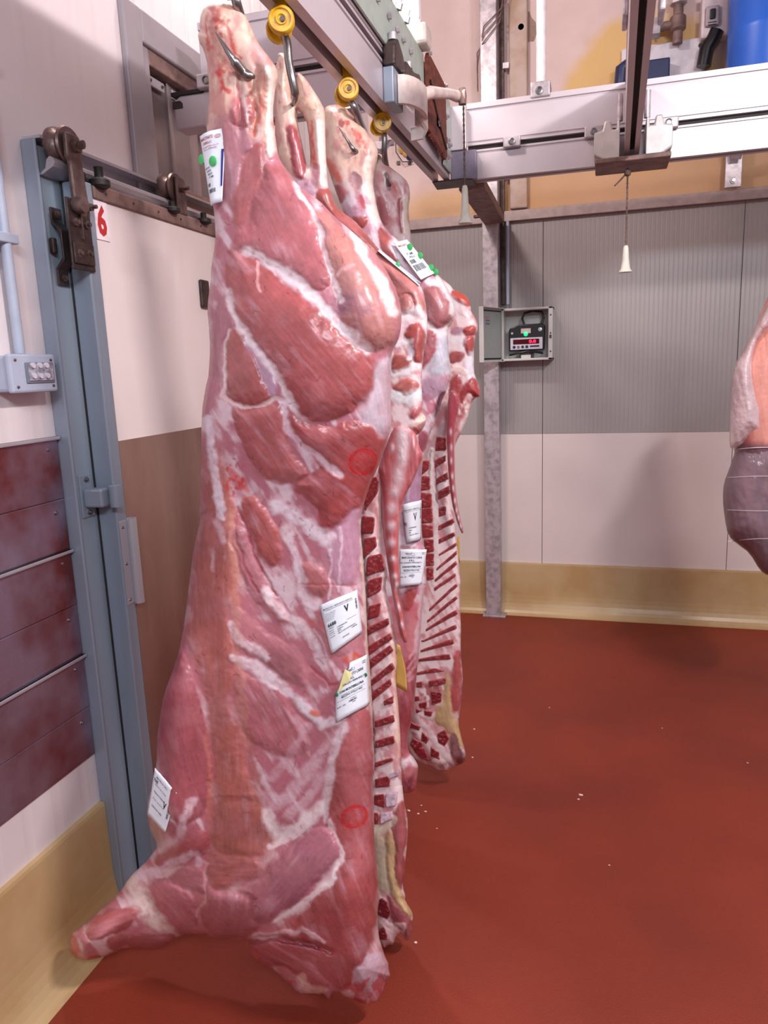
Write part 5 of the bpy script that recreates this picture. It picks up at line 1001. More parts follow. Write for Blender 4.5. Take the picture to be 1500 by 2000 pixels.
F3 = [
 ('r', 'O 80,400 240,400 420,640 500,820 300,860 180,700', (190, 62, 62), .44, 8), ('s', 'O 195,500 212,545', 4, (140, 30, 44), -.003, .9), ('s', 'O 320,600 350,650 360,690', 8, (200, 84, 84), .003, .8), ('s', 'O 230,440 300,520 400,640', 3, (226, 190, 160), .003, .7),
 ('s', 'O 90,870 130,940 190,1020', 8, (224, 104, 84), .003, .8), ('m', 'O 100,1080 180,1060 230,1090 240,1160 200,1230 130,1200', (190, 100, 104), .005, 5, 60, .3, 12),
 ('s', 'O 440,840 430,960 460,1100 500,1240 530,1340', 9, (240, 226, 214), .006, .9), ('m', 'O 285,980 330,960 370,1000 370,1060 340,1110 300,1080', (204, 156, 160), -.004, 4, 80, .2), ('s', 'O 360,1180 400,1250', 4, (190, 70, 76), -.003, .8),
 ('m', 'O 310,1350 350,1310 400,1320 430,1370 400,1420 340,1430', (198, 84, 78), .006, 5, 60, .1, 12), ('s', 'O 250,1250 300,1310 380,1300', 7, (206, 170, 190), .002, .8),
 ('m', 'P 0,20 60,60 110,140 150,220 185,320 210,400 150,380 80,290 20,240', (184, 92, 88), .006, 5, 60, .2, 16), ('s', 'P 160,210 220,330 300,440 400,560', 10, (232, 222, 232), .002, .9), ('m', 'P 260,290 320,330 370,420 340,420 290,350', (140, 66, 80), .001, 5, 60, .1),
 ('m', 'P 478,700 560,670 640,690 720,780 775,880 790,960 770,1040 720,1080 640,1110 570,1080 530,1000 500,860', (196, 122, 126), .016, 6, 70, .45, 30),
 ('s', 'P 640,560 720,700 790,850 800,950', 6, (240, 228, 232), .002, .9), ('s', 'P 540,1080 620,1180 700,1180 760,1110', 7, (242, 230, 230), -.002, .9),
 ('m', 'P 500,1180 560,1150 620,1220 640,1300 600,1400 540,1480 460,1560 450,1500 480,1350', (180, 88, 94), .008, 5, 60, .35, 18),
 ('m', 'P 660,1230 740,1200 750,1400 770,1560 700,1600 600,1640 520,1560 600,1440 650,1340', (222, 222, 236), .002, 8, 80, .1),
 ('m', 'P 470,1650 600,1650 720,1700 700,1800 560,1880 470,1900', (198, 160, 184), .002, 10, 70, .4), ('o', 836.5, 790, 12, 18, -10, (196, 90, 110), .7),
 ('m', 'Q 800,40 860,20 840,120 790,250 760,300 770,150', (92, 40, 70), .002, 6, 80, .2), ('m', 'Q 610,400 680,470 650,580 600,620 600,500', (176, 90, 110), .002, 6, 80, .3),
 ('m', 'Q 540,740 610,720 615,1100 600,1480 560,1480 470,1480 440,1200 450,1060', (188, 140, 176), .003, 8, 85, .3),
 ('s', 'Q 500,960 480,1080', 3, (190, 180, 200), .002, .8), ('s', 'Q 430,1540 500,1550 560,1540', 3, (190, 90, 96), .001, .7),
 ('m', 'R 510,100 560,40 640,30 600,180 540,260 505,200', (190, 80, 82), .003, 6, 60, .3), ('s', 'R 700,20 670,300 640,560 630,760', 7, (228, 196, 206), .002, .8),
 ('m', 'R 560,700 625,640 612,900 600,1180 560,1360 545,1560 500,1650 480,1400 470,1100 540,980 550,820', (176, 72, 82), .005, 8, 80, .3, 14),
 ('s', 'R 570,700 620,640', 3, (224, 170, 180), 0, .7), ('s', 'R 565,780 625,700', 3, (224, 170, 180), 0, .7), ('s', 'R 560,850 620,780', 3, (224, 170, 180), 0, .7), ('s', 'R 560,900 615,860', 3, (224, 170, 180), 0, .6),
 ('s', 'R 500,1700 530,1660 580,1620 630,1660', 9, (232, 214, 220), .004, .9), ('r', 'R 510,1800 650,1700 640,1850 590,1950 500,1950', (104, 30, 50), .66, 9),
 ('h', 'P 200,500 780,1700 480,1900', 10, 8, (96, 28, 36))]
c3 = empty('veal_carcass', (XM, 2.25, 2.1), 'third veal half carcass in the row, outer side with a rounded pale rump', 'meat', 'hanging veal half carcasses')
o3, D3 = slab('flesh', O3, 2.25, .06, 30, .06, 2.0, painter(base3, F3, .6, 2), c3, jit=.8)
# fourth carcass: inner side
O4 = pts('O 470,900 500,820 535,795 575,865 640,920 720,980 780,1045 800,1130 792,1200 782,1300 P 345,60 350,190 385,265 480,380 600,500 700,590 780,655 808,700 860,712 940,762 985,820 997,890 1002,935 1040,990 1076,1070 1072,1150 1042,1220 1030,1380 1030,1590 1062,1680 1092,1750 1107,1830 1082,1872 1040,1862 '
         'Q 1150,80 1105,120 1100,190 1060,300 1015,400 955,520 925,600 880,650 870,800 890,950 905,1060 940,1250 952,1400 962,1500 978,1650 988,1750 1000,1900 R 1040,20 1042,200 1050,400 1046,600 1052,700 1066,850 1060,1000 1042,1180 1022,1290 1060,1450 1082,1530 1096,1600 1080,1665 1000,1700 '
         '940,1722 900,1752 830,1742 740,1690 640,1650 590,1600 545,1500 555,1400 590,1300 Z 795,1350 785,1150 780,950 775,800 775,650 768,550 748,450 728,380')
F4 = [
 ('m', 'O 515,1180 560,1170 600,1260 610,1380 570,1410 530,1300', (190, 112, 118), .004, 5, 80, .3), ('r', 'O 600,1000 780,1040 800,1160 700,1180 620,1100', (200, 66, 60), .52, 8), ('s', 'O 590,970 600,1020 612,1090', 5, (120, 90, 96), -.005, .9),
 ('s', 'O 760,1180 750,1350 770,1460', 7, (236, 216, 200), .004, .8), ('m', 'O 690,1180 730,1180 720,1400 740,1480 700,1450', (186, 96, 100), .003, 5, 85, .2), ('r', 'O 620,1200 680,1220 660,1400 600,1400', (196, 60, 64), .5, 7),
 ('m', 'P 790,720 850,708 930,760 980,820 992,885 900,850 810,800', (214, 76, 60), .012, 5, 30, .05, 14),
 ('m', 'P 800,1130 880,1100 900,1170 850,1200 780,1180', (190, 140, 160), .003, 6, 20, .3),
 ('m', 'P 905,1140 960,1105 1030,1105 1050,1150 1020,1190 950,1190', (196, 84, 76), .009, 5, 20, .05, 10), ('m', 'P 930,1215 1030,1200 1030,1300 1010,1390 970,1395 945,1320', (192, 64, 52), .010, 5, 80, .05, 10),
 ('m', 'P 750,1400 840,1370 940,1390 900,1440 820,1500 770,1480', (172, 80, 74), .003, 5, 150, .4), ('s', 'P 800,840 900,890 960,960', 10, (232, 218, 224), .002, .8), ('s', 'P 800,1240 900,1230 920,1330', 8, (232, 222, 228), .003, .8),
 ('s', 'P 1000,1420 990,1500 1000,1620', 10, (226, 226, 236), .002, .8), ('s', 'P 760,1570 860,1560 930,1600', 5, (238, 206, 196), .004, .9),
 ('m', 'P 770,1660 830,1620 880,1640 890,1760 850,1900 780,1900', (176, 70, 72), .006, 5, 80, .2, 10), ('m', 'P 960,1690 1010,1650 1060,1690 1100,1780 1090,1860 1040,1860 1000,1800 920,1850 900,1950 880,1800', (176, 62, 62), .006, 5, 60, .2, 10),
 ('s', 'Q 960,160 970,230', 4, (240, 226, 230), .003, .9), ('s', 'Q 1040,130 1060,170', 5, (240, 226, 220), .003, .9), ('s', 'Q 1060,230 1070,260', 4, (244, 240, 236), .003, .9), ('r', 'Q 880,0 1100,100 1090,200 960,500 900,500', (168, 56, 62), .6, 7),
 ('m', 'Q 640,620 700,540 780,400 860,320 870,450 780,440 740,560 720,640 700,700 640,700', (216, 186, 190), .002, 8, 110, .3), ('m', 'Q 610,360 680,440 660,560 600,600', (150, 84, 104), .001, 8, 80, .2),
 ('s', 'Q 720,600 700,700 715,900 735,1100 755,1300 755,1500 760,1700 740,1900', 5, (228, 216, 214), .004, .9), ('s', 'Q 745,680 755,900 765,1100', 2, (110, 96, 100), -.002, .9), ('s', 'Q 705,600 690,800 700,960', 1.5, (110, 96, 100), -.002, .7),
 ('r', 'R 640,900 900,880 900,1100 760,1200 640,1200', (150, 44, 52), .62, 9), ('r', 'R 560,1270 760,1500 900,1740 640,1650 550,1500', (128, 30, 40), .72, 12),
 ('m', 'R 895,880 950,830 960,1000 970,1180 1020,1290 1075,1500 1020,1500 960,1400 880,1320 810,1300 830,1180 900,1080', (216, 182, 132), .006, 7, 80, .2, 14), ('m', 'R 1000,640 1040,620 1056,850 1050,1000 1030,1170 990,1200 960,1100 960,900', (186, 84, 84), .003, 6, 85, .3),
 ('m', 'R 950,1400 1000,1420 1040,1560 1080,1600 1080,1660 1010,1690 960,1600', (112, 72, 70), .004, 8, 60, .3), ('s', 'R 615,1210 650,1260 720,1330 780,1430 860,1540 940,1640', 5, (226, 204, 208), .005, .9), ('s', 'R 570,1350 640,1370 690,1320', 4, (224, 200, 204), .003, .8),
 ('s', 'R 670,1480 740,1470 770,1440', 4, (224, 200, 204), .003, .8), ('s', 'R 690,1230 770,1240 800,1210', 4, (226, 206, 206), .003, .8), ('s', 'R 800,1650 860,1660 920,1700', 4, (224, 190, 190), .003, .8), ('s', 'R 640,1190 700,1230', 4, (226, 206, 206), .003, .8),
 ('r', 'R 1000,1600 1096,1560 1096,1670 900,1750 740,1700', (120, 24, 34), .55, 8)]
c4 = empty('veal_carcass', (XM, 2.58, 2.0), 'fourth and farthest veal half carcass, ribs and thin tail showing, beside the steel post', 'meat', 'hanging veal half carcasses')
o4, D4 = slab('flesh', O4, 2.60, .035, 20, .05, 1.8, painter(base2, F4, .5, 3), c4, jit=.8)
for v in ['625,705 690,700 690,770 620,830', '613,852 695,862 700,970 610,980', '608,1015 715,1032 715,1140 613,1148', '618,1168 720,1165 726,1290 618,1298', '623,1325 725,1340 730,1438 630,1440', '642,1472 730,1475 736,1580 652,1588',
          '652,1612 735,1612 736,1718 656,1718', '665,1752 728,1742 735,1848 672,1858']:
    piece('vertebra', 'Q '+v, D4, c4, RB)
for v in ['765,470 850,480 856,590 752,592', '752,690 848,655 852,700 752,762', '765,870 868,820 876,880 765,922', '780,1000 888,950 892,1020 780,1072', '790,1162 850,1150 852,1220 790,1242', '788,1330 925,1268 934,1310 782,1372', '790,1460 932,1403 938,1440 788,1502',
          '795,1600 948,1508 958,1535 790,1622', '768,1735 955,1590 962,1620 765,1765', '750,1845 950,1690 962,1720 750,1875', '742,1930 940,1810 952,1832 745,1965']:
    piece('rib_end', 'Q '+v, D4, c4, RB)
for v in ['760,215 1005,8 1017,35 760,243', '740,325 1000,125 1017,150 740,352', '728,408 1000,252 1017,290 730,432', '682,525 1000,385 1008,425 700,535', '680,608 970,518 982,562 680,632', '660,695 940,655 952,702 660,722', '642,822 790,790 900,812 640,848',
          '640,920 690,912 682,960 635,960', '752,905 905,880 905,930 762,952', '772,1005 870,1020 862,1098 782,1118', '625,1050 660,1050 662,1085 625,1088', '662,1115 728,1100 726,1160 668,1150', '632,1165 688,1180 640,1202', '712,1180 780,1190 770,1230 712,1222',
          '582,1285 668,1330 660,1360 577,1342', '692,1382 750,1440 730,1480 682,1462', '832,1400 898,1370 936,1440 900,1500 842,1470', '772,1522 840,1570 850,1630 772,1602', '605,1445 680,1482 756,1636 645,1588 575,1500']:
    piece('rib_end', 'R '+v, D4, c4, RB if float(v.split(',')[1].split()[0]) < 1000 else (126, 30, 40))
TL4 = pts('Q 905,0 880,80 868,150 858,400 866,600 882,880 905,1060 925,1160 960,1290 1002,1405 1024,1408 1026,1380 1000,1280 965,1100 945,950 940,750 936,500 945,350 975,220 990,120 960,30')
slab('tail', TL4, 2.52, .014, 7, .010, 1.6, tailpaint([('Q %d,%d' % p, (2.2, 4)) for p in ((900, 420), (905, 570), (905, 700), (915, 850), (925, 970), (940, 1090), (955, 1190), (975, 1260), (995, 1340))], (158, 66, 78)), c4, jit=.5)

# ------------------------------------------------------------------ trolleys and hooks
def trolley(Y, px_, py_, label, carc, hooktip=None, hookpath=None):
    """yellow twin-wheel skid that slides in the bottom slot of the rail, with a steel hook below"""
    c = PY(px_, py_, Y)
    g = empty('hook_trolley', tuple(c), label, 'hook', 'yellow wheeled meat hooks')
    r = .030
    for s, nm in ((-1, 'wheel'), (1, 'wheel')):
        MB().lathe([(.007, 0), (.010, .004), (.012, .004), (.013, 0), (.021, .0), (.022, .004), (r-.003, .004), (r, .000), (r, -.014), (.007, -.014)], c+np.array((.012*s-.004, -.020*s-.012, 0)), (.35, -.94, 0), 30).build(nm, YELP, g, smooth=True)
    top = ZR+.03
    MB().prism([(-.011, 0), (.011, 0), (.015, top-c[2]), (-.015, top-c[2])], c-np.array((.006, -.004, 0)), np.array((.94, .35, 0)), AZ, (.35*.016, -.94*.016, 0)).build('strap', YELP, g, bevel=.003)
    MB().cyl(c+(-.012, .028, 0), c+(.012, -.034, 0), .006).build('axle', DARKST, g, smooth=True)
    hp_ = [c+(0, 0, -.02)]+[PY(a, b, y) for a, b, y in hookpath]
    n = len(hp_); P = np.array(hp_); tt = np.linspace(0, n-1, n*7)
    Q = []
    for t in tt:                                       # Catmull-Rom
        i = min(int(t), n-2); f = t-i; p0, p1_, p2, p3 = P[max(i-1, 0)], P[i], P[i+1], P[min(i+2, n-1)]
        Q.append(.5*((2*p1_)+(-p0+p2)*f+(2*p0-5*p1_+4*p2-p3)*f*f+(-p0+3*p1_-3*p2+p3)*f**3))
    rad = [.0095 if t < n-3.2 else .0095*max(.06, (n-1-t)/3.2)**.75 for t in tt]
    MB().tube(Q, rad, 12).build('hook', STEEL, g, smooth=True)
    return g
d1a = float(D1(453, 105))
trolley(1.50, 455, -45, 'first yellow hook trolley, above the nearest carcass, its hook point coming out of the hock', c1,
        hookpath=[(462, 5, 1.49), (474, 45, 1.53), (492, 100, 1.57), (500, 140, 1.53), (492, 150, 1.48), (474, 140, d1a-.002), (454, 114, d1a-.020), (437, 88, d1a-.026), (421, 63, d1a-.03)])
trolley(1.75, 554, 50, 'second yellow hook trolley, with a thick steel shank into the second carcass', c2,
        hookpath=[(561, 85, 1.74), (564, 120, 1.735), (572, 160, 1.735), (577, 190, 1.75), (568, 205, 1.79), (560, 190, 1.82)])
d3a = float(D3(685, 285))
trolley(2.20, 682, 181, 'third yellow hook trolley, its hook point showing in the third hock', c3,
        hookpath=[(691, 208, 2.19), (700, 235, 2.22), (712, 270, 2.27), (706, 298, 2.24), (692, 294, 2.18), (680, 276, d3a-.02), (660, 246, d3a-.03)])
d4a = float(D4(760, 350))
trolley(2.56, 748, 244, 'fourth yellow hook trolley, farthest along the rail', c4,
        hookpath=[(751, 270, 2.55), (751, 300, 2.56), (756, 330, 2.60), (764, 352, 2.60), (762, 362, 2.57), (757, 352, d4a-.015), (755, 338, d4a-.02)])
# ------------------------------------------------------------------ paper labels
def quad_map(corners, body, off, n=7):
    """paper sheet lying on the flesh: smooth depth under the four corners, a few mm proud"""
    C4 = pts(corners) if isinstance(corners, str) else np.array(corners, float)
    def xy(u, v): u = np.asarray(u, float); v = np.asarray(v, float); return [((1-u)*(1-v))*C4[3][k]+(u*(1-v))*C4[2][k]+(u*v)*C4[1][k]+((1-u)*v)*C4[0][k] for k in (0, 1)]
    gu, gv = np.meshgrid(np.linspace(0, 1, n), np.linspace(0, 1, n)); X, Y = xy(gu, gv); Z = body(X, Y) if callable(body) else np.full(X.shape, body)
    A = np.stack([np.ones(n*n), gu.ravel(), gv.ravel(), gu.ravel()**2, gv.ravel()**2, (gu*gv).ravel()], 1); k, *_ = np.linalg.lstsq(A, Z.ravel(), rcond=None)
    res = max(0, -(Z.ravel()-A@k).min())
    def f(u, v, extra=0.0):
        u = np.asarray(u, float); v = np.asarray(v, float); x, y = xy(u, v)
        d = k[0]+k[1]*u+k[2]*v+k[3]*u*u+k[4]*v*v+k[5]*u*v
        return PY(x, y, d-off-min(res, .012)-extra)
    return f
def sheet(name, f, parent, m, u0=0, v0=0, u1=1, v1=1, n=10, extra=0.0, th=.0006, wav=0.0, cut=None):
    U, V = np.meshgrid(np.linspace(u0, u1, n+1), np.linspace(v0, v1, n+1)); 
    if wav: 
        V = V+wav*(fbm(U*7+3, U*0+1.5, 1)-.5)*(np.abs(V-.5) > .45); U = U+wav*.6*(fbm(V*6+9, V*0+2.5, 2)-.5)*(np.abs(U-.5) > .45)
    if cut is not None: U, V = cut(U, V)
    P = f(U.ravel(), V.ravel(), extra); n1 = n+1
    F = [(j*n1+i, j*n1+i+1, (j+1)*n1+i+1, (j+1)*n1+i) for j in range(n) for i in range(n)]
    o = MB().add(P, F).build(name, m, parent, smooth=True)
    if th: md = o.modifiers.new('paper', 'SOLIDIFY'); md.thickness = th; md.offset = 0
    return o
def ltext(f, s, u, v, h, asp, parent, m=INK, w=None, bold=.015, name='printed_text', extra=.0012, rot=0):
    V, F = textmesh(s, 1, bold); k = h/V[:, 1].max(); sx = k*asp if w is None else w/V[:, 0].max()
    a, b = V[:, 0]*sx, V[:, 1]*k
    if rot: a, b = V[:, 1]*sx, V[:, 0]*k
    return MB().add(f(u+a, v+b, extra), F).build(name, m, parent)
def bars(f, u0, v0, u1, v1, parent, vertical=True, n=18, m=INK, seed=1, name='barcode'):
    rg = random.Random(seed); mb = MB(); t = 0.0
    while t < 1:
        wv = rg.choice([.02, .03, .05]); e = min(1, t+wv)
        if vertical: q = [(u0+(u1-u0)*t, v0), (u0+(u1-u0)*e, v0), (u0+(u1-u0)*e, v1), (u0+(u1-u0)*t, v1)]
        else: q = [(u0, v0+(v1-v0)*t), (u1, v0+(v1-v0)*t), (u1, v0+(v1-v0)*e), (u0, v0+(v1-v0)*e)]
        mb.add(f([p[0] for p in q], [p[1] for p in q], .0012), [(0, 1, 2, 3)]); t = e+rg.choice([.02, .03, .04])
    return mb.build(name, m, parent)
def rule(f, u0, v0, u1, parent, m=GINK, h=.006):
    n = 6; us = np.linspace(u0, u1, n); P = list(f(us, us*0+v0, .0012))+list(f(us, us*0+v0+h, .0012))
    return MB().add(P, [(i, i+1, n+i+1, n+i) for i in range(n-1)]).build('printed_rule', m, parent)
def clip(f, u, v, parent, r=.0075):
    c = f(np.array([u]), np.array([v]), .002)[0]
    return MB().lathe([(0, 0), (r, 0), (r, .002), (r*.6, .004), (0, .004)], c, (-.3, -.95, 0), 16).build('clip', GREENP, parent, smooth=True, )
def paper(label, loc, cat='label', group=None): return empty('paper_label', loc, label, cat, group)
DK = 'white paper labels pinned on the carcasses'
# hock label
def hcyl(u, v): return u, v
f = quad_map('Z 383,262 441,249 434,394 405,400', float(D1(422, 320)), .012)
g = paper('white wrapped paper label with red heading and blue bar on the nearest hock', tuple(f(.5, .5)), group=DK)
def cutA(U, V):  # curls round the left of the leg and narrows at the foot
    return U*(1)+np.where(U < .5, (.5-U)*(-.55)*smooth((.62-V)/.6)*0, 0), V
f0 = f
def f(u, v, e=0.0):
    u = np.asarray(u, float); v = np.asarray(v, float); P = f0(u, v, e); P = P.copy(); b = np.clip(.55-u, 0, 1)**2*.05; P[..., 1] += b; return P
sheet('paper', f, g, PAPER, wav=.02, n=14)
ltext(f, 'MARCONATO', .03, .905, .045, .5, g, RINK, w=.52); ltext(f, 'CARNI s.r.l.', .10, .84, .04, .5, g, RINK, w=.40)
ltext(f, '31044 MONTEBELLUNA (TV)', .06, .79, .022, .4, g, PINK, w=.70); ltext(f, 'VIA G. FERRARIS', .10, .758, .022, .4, g, PINK, w=.58)
sheet('blue_bar', f, g, BINK, .86, .22, .955, .72, 6, .0012, 0)
MB().add(*(lambda n: (np.concatenate([f(.72+.11*np.cos(np.linspace(0, 6.283, n, endpoint=False)), .915+.026*np.sin(np.linspace(0, 6.283, n, endpoint=False)), .0012), f(.72+.095*np.cos(np.linspace(0, 6.283, n, endpoint=False)), .915+.021*np.sin(np.linspace(0, 6.283, n, endpoint=False)), .0012)]), [(i, (i+1) % n, n+(i+1) % n, n+i) for i in range(n)]))(20)).build('oval_mark', RINK, g)
ltext(f, 'CE IT', .66, .903, .022, .4, g, RINK, w=.13)
for k, (s, u) in enumerate((('NATO IN', .08), ('ALLEVATO', .18), ('MACELLATO', .28), ('IT 2688', .20))):
    ltext(f, s, .06+.06*k, .50-.045*k, .028, .4, g, INK, w=.26)
bars(f, .10, .16, .58, .215, g, True, seed=3); bars(f, .08, .25, .28, .30, g, True, seed=4)
clip(f, -.12, .69, g, .010); clip(f, .52, .58, g, .010)
# label with big V and 6688
VTXT = ['TAGLIO N. LLF. / MARCONATO CARNI S.R.L.']
def vlabel(f, g, num, full=True):
    sheet('paper', f, g, PAPER, wav=.03, n=12)
    ltext(f, 'MACELLO S.R.L. / MARCONATO CARNI S.R.L.', .06, .86, .030, .3, g, INK, w=.80, bold=.01)
    rule(f, .10, .835, .86, g); ltext(f, 'V', .60, .64, .15, .5, g, INK, w=.13, bold=.03, name='letter')
    for k in range(5): ltext(f, ['VITELLO MASCHIO', 'NATO IN ITALIA', 'ALLEVATO ITALIA', 'MACELLATO IN', 'LOTTO N.'][k], .07, .76-.035*k, .020, .3, g, GINK, w=.30-.02*k, bold=0)
    ltext(f, num, .08, .50, .075, .5, g, INK, w=.24, bold=.03, name='number')
    ltext(f, 'VITELLO', .08, .455, .03, .3, g, INK, w=.15)
    for k, (a, b) in enumerate((('Nazione', 'CT5050050/70K'), ('Paese', 'Italiano'), ('Peso kg', 'IRITa'), ('Sezionato', 'Italia LLF 2299 4 DICHIARATO'))):
        ltext(f, a, .08, .41-.042*k, .024, .3, g, GINK, w=.14); ltext(f, b, .32, .41-.042*k, .026, .3, g, INK, w=[.30, .17, .10, .52][k])
    rule(f, .62, .47, .90, g); ltext(f, '105/105/2', .42, .15, .03, .3, g, INK, w=.20); ltext(f, '1188/105', .72, .24, .03, .3, g, INK, w=.16)
    bars(f, .915, .60, .955, .84, g, False, seed=8)
f = quad_map('U 160,345 650,150 716,705 315,980', D1, .006)
g = paper('white label with a big V and the number 6688 on the nearest carcass', tuple(f(.5, .5)), group=DK); vlabel(f, g, '6688')
def mlabel(f, g, fold=False, yel=True):
    def cut(U, V):
        if not fold: return U, V
        m_ = smooth((V-.45)/.55)*.46; return np.where(U < .5, U+(1-U/.5)*m_*1.0, U), V
    sheet('paper', f, g, PAPER, wav=.03, n=12, cut=cut)
    ltext(f, 'bbmaT  i', .34, .845, .045, .4, g, INK, w=.26, bold=.02) if fold else ltext(f, 'AlimaT  i', .22, .86, .045, .4, g, INK, w=.34, bold=.01)
    ltext(f, '12/01', .84, .90, .03, .3, g, GINK, w=.10); ltext(f, '23/46', .84, .865, .03, .3, g, GINK, w=.10); rule(f, .28, .835, .60, g)
    if fold:
        ltext(f, 'NATO CARNI', .44, .745, .06, .4, g, INK, w=.42); ltext(f, 'S.R.L.', .40, .675, .055, .4, g, INK, w=.19); ltext(f, 'GALILEO FERRARIS,71', .22, .605, .045, .4, g, INK, w=.68)
    else:
        ltext(f, 'MARCONATO CARNI', .10, .745, .055, .4, g, INK, w=.76); ltext(f, 'S.R.L.', .38, .67, .05, .4, g, INK, w=.22); ltext(f, 'VIA GALILEO FERRARIS,71', .03, .61, .04, .4, g, INK, w=.84)
    ltext(f, '31044 MONTEBELLUNA', .12, .495, .05, .4, g, INK, w=.74, bold=.03); rule(f, .16, .45, .90, g); ltext(f, 'MEZZENA VITELLO NAZ', .18, .395, .042, .4, g, INK, w=.64)
    rule(f, .05, .355, .9, g); ltext(f, '0107 - 001', .04, .23, .03, .3, g, INK, w=.26); ltext(f, 'FORMATI', .44, .30, .02, .3, g, GINK, w=.18); ltext(f, 'SUBMATRIC', .40, .25, .034, .3, g, INK, w=.24, bold=.03); ltext(f, '12/04', .50, .215, .024, .3, g, INK, w=.10)
f = quad_map('U 365,1190 780,990 812,1640 372,1870', D1, .006)
g = paper('white address label with a folded yellow corner, below the 6688 label', tuple(f(.5, .5)), group=DK); mlabel(f, g, True)
MB().add(np.concatenate([f(np.array([.30, .52, .44, .06]), np.array([.93, .78, .66, .53]), .003)]), [(0, 1, 2, 3)]).build('folded_corner', mat('yellow_label_back', (240, 234, 170), .5), g)
for u, v in ((.04, .52), (.93, .62)):
    c = f(np.array([u]), np.array([v]), .002)[0]; MB().lathe([(0, 0), (.0045, 0), (.0045, .002), (0, .003)], c, (-.3, -.95, 0), 12).build('clip', mat('dark_green_plastic', (44, 130, 90), .4), g)
# label on the belly edge, lower left
f = quad_map([(303, 1499), (345, 1550), (322, 1628), (288, 1590)], float(D1(325, 1570)), .002)
g = paper('creased white label with a V on the belly edge of the nearest carcass', tuple(f(.5, .5)), group=DK)
sheet('paper', f, g, PAPER, wav=.05, n=12)
ltext(f, 'V', .60, .42, .16, .5, g, INK, w=.14, bold=.03, name='letter'); bars(f, .84, .30, .93, .78, g, False, seed=12)
for k in range(5): ltext(f, ['MACELLO S.R.L.', 'NATO IN ITALIA', 'Nazione Italiano', 'Peso kg IRITa', 'Sezionato Italia'][k], .12, .84-.15*k, .04, .3, g, GINK if k % 2 else INK, w=.52)
ltext(f, '9688', .04, .74, .08, .4, g, INK, w=.18)
# labels on the third carcass
f = quad_map('Q 430,1125 617,1085 612,1470 468,1500', D3, .008)
g = paper('white label with a V and number 91 on the third carcass, behind the tail', tuple(f(.5, .5)), group=DK); 
sheet('paper', f, g, PAPER, wav=.03); ltext(f, 'V', .56, .52, .20, .5, g, INK, w=.17, bold=.02, name='letter'); ltext(f, '91', -.02, .42, .10, .5, g, INK, w=.15, name='number')
ltext(f, 'MARCONATO CARNI S.R.L.', .04, .80, .04, .3, g, INK, w=.86, bold=0); rule(f, .05, .77, .92, g); bars(f, .92, .55, .97, .82, g, False, seed=5)
for k in range(4): ltext(f, ['CT5050050', 'Italiano', 'IRITa', 'Italia LLF 2299 4'][k], .24, .34-.06*k, .03, .3, g, INK, w=[.46, .20, .12, .60][k])
f = quad_map('Q 400,1562 668,1568 618,1905 400,1928', D3, .008)
g = paper('white address label on the third carcass, under the label marked 91', tuple(f(.5, .5)), group=DK); mlabel(f, g)
f = quad_map('P 160,190 290,165 610,515 450,590', D3, .010)
g = paper('white label with green clips and barcode on the third hind leg', tuple(f(.5, .5)), group=DK)
f2 = quad_map([(768, 474), (795, 468), (849, 534), (822, 546)], D3, .012)
sheet('paper', f2, g, PAPER, wav=.02); bars(f2, .12, .20, .85, .36, g, True, seed=6); bars(f2, .15, .40, .5, .50, g, True, seed=7)
ltext(f2, 'MARCONATO', .15, .86, .05, .4, g, RINK, w=.6); ltext(f2, 'IT 2688', .3, .62, .06, .4, g, INK, w=.4); ltext(f2, 'VITELLO', .3, .54, .05, .4, g, INK, w=.4)
for u, v in ((.80, .80), (.98, .52), (1.05, .16), (1.1, .02)): clip(f2, u, v, g, .010)
fe = quad_map([(738, 490), (741, 487), (822, 552), (819, 558)], D2, .004)
g = paper('thin white label seen edge-on along the second carcass rump', tuple(fe(.5, .5)), group=DK); sheet('paper', fe, g, PAPER, n=8); clip(fe, .9, .55, g, .006)
# yellow card
f = quad_map('R 452,560 500,585 548,1010 440,950', 1.845, 0)
g = paper('yellow card tag sticking out behind the backbone of the second carcass', tuple(f(.5, .5)), 'tag')
def cutC(U, V): return U*(1-.35*smooth((V-.55)/.45))-.25*smooth((.15-V)/.2)*0+.12*np.sin(V*3.14)*U, V
sheet('card', f, g, mat('manila_card', (206, 164, 84), .6, noise=.04), n=8, cut=cutC, th=.0012)
f = quad_map([(893, 1050), (898, 1048), (898, 1100), (892, 1096)], 2.66, 0)
g = paper('sliver of yellow card behind the ribs of the farthest carcass', tuple(f(.5, .5)), 'tag'); sheet('card', f, g, mat('manila_card', (206, 164, 84), .6, noise=.04), n=4, th=.0012)

# ------------------------------------------------------------------ wrapped quarter at the right edge
wm = empty('wrapped_meat', (.85, 3.42, 1.3), 'dark meat quarter hanging in clear plastic at the right edge of the frame', 'meat')
OB = pts('N 420,20 360,150 290,330 190,500 165,640 160,800 170,950 190,1060 150,1180 112,1280 106,1380 118,1500 140,1620 210,1680 280,1730 350,1850 400,1880 480,1900 560,1850 620,1700 640,1500 640,1200 620,900 600,600 560,300 500,40')
def bpaint(x, y, d):
    n = fib(x, y, 1.45, 40, 6, 1); dk = smooth((y-855)/20)
    C = mixc(s2l((200, 118, 110))[None]*(.75+.5*n[:, None]), s2l((112, 76, 88))[None]*(.5+.9*fbm(x/18, y/30, 2)[:, None]), dk)
    t = smooth((x-1455-(y-600)*.02)/14)*(1-dk); C = mixc(C, s2l((222, 150, 138))[None]*(.8+.4*n[:, None]), t)
    v = np.clip((fbm(x/14, y/45, 3)-.52)*4, 0, 1)*dk*.6; C = mixc(C, S((150, 104, 106))+0*C, v)
    return C, .004*(n-.5)
ob, DB = slab('quarter', OB, 3.42, .16, 60, .10, 3.0, bpaint, wm)
NET = mat('white_netting_string', (206, 190, 194), .6)
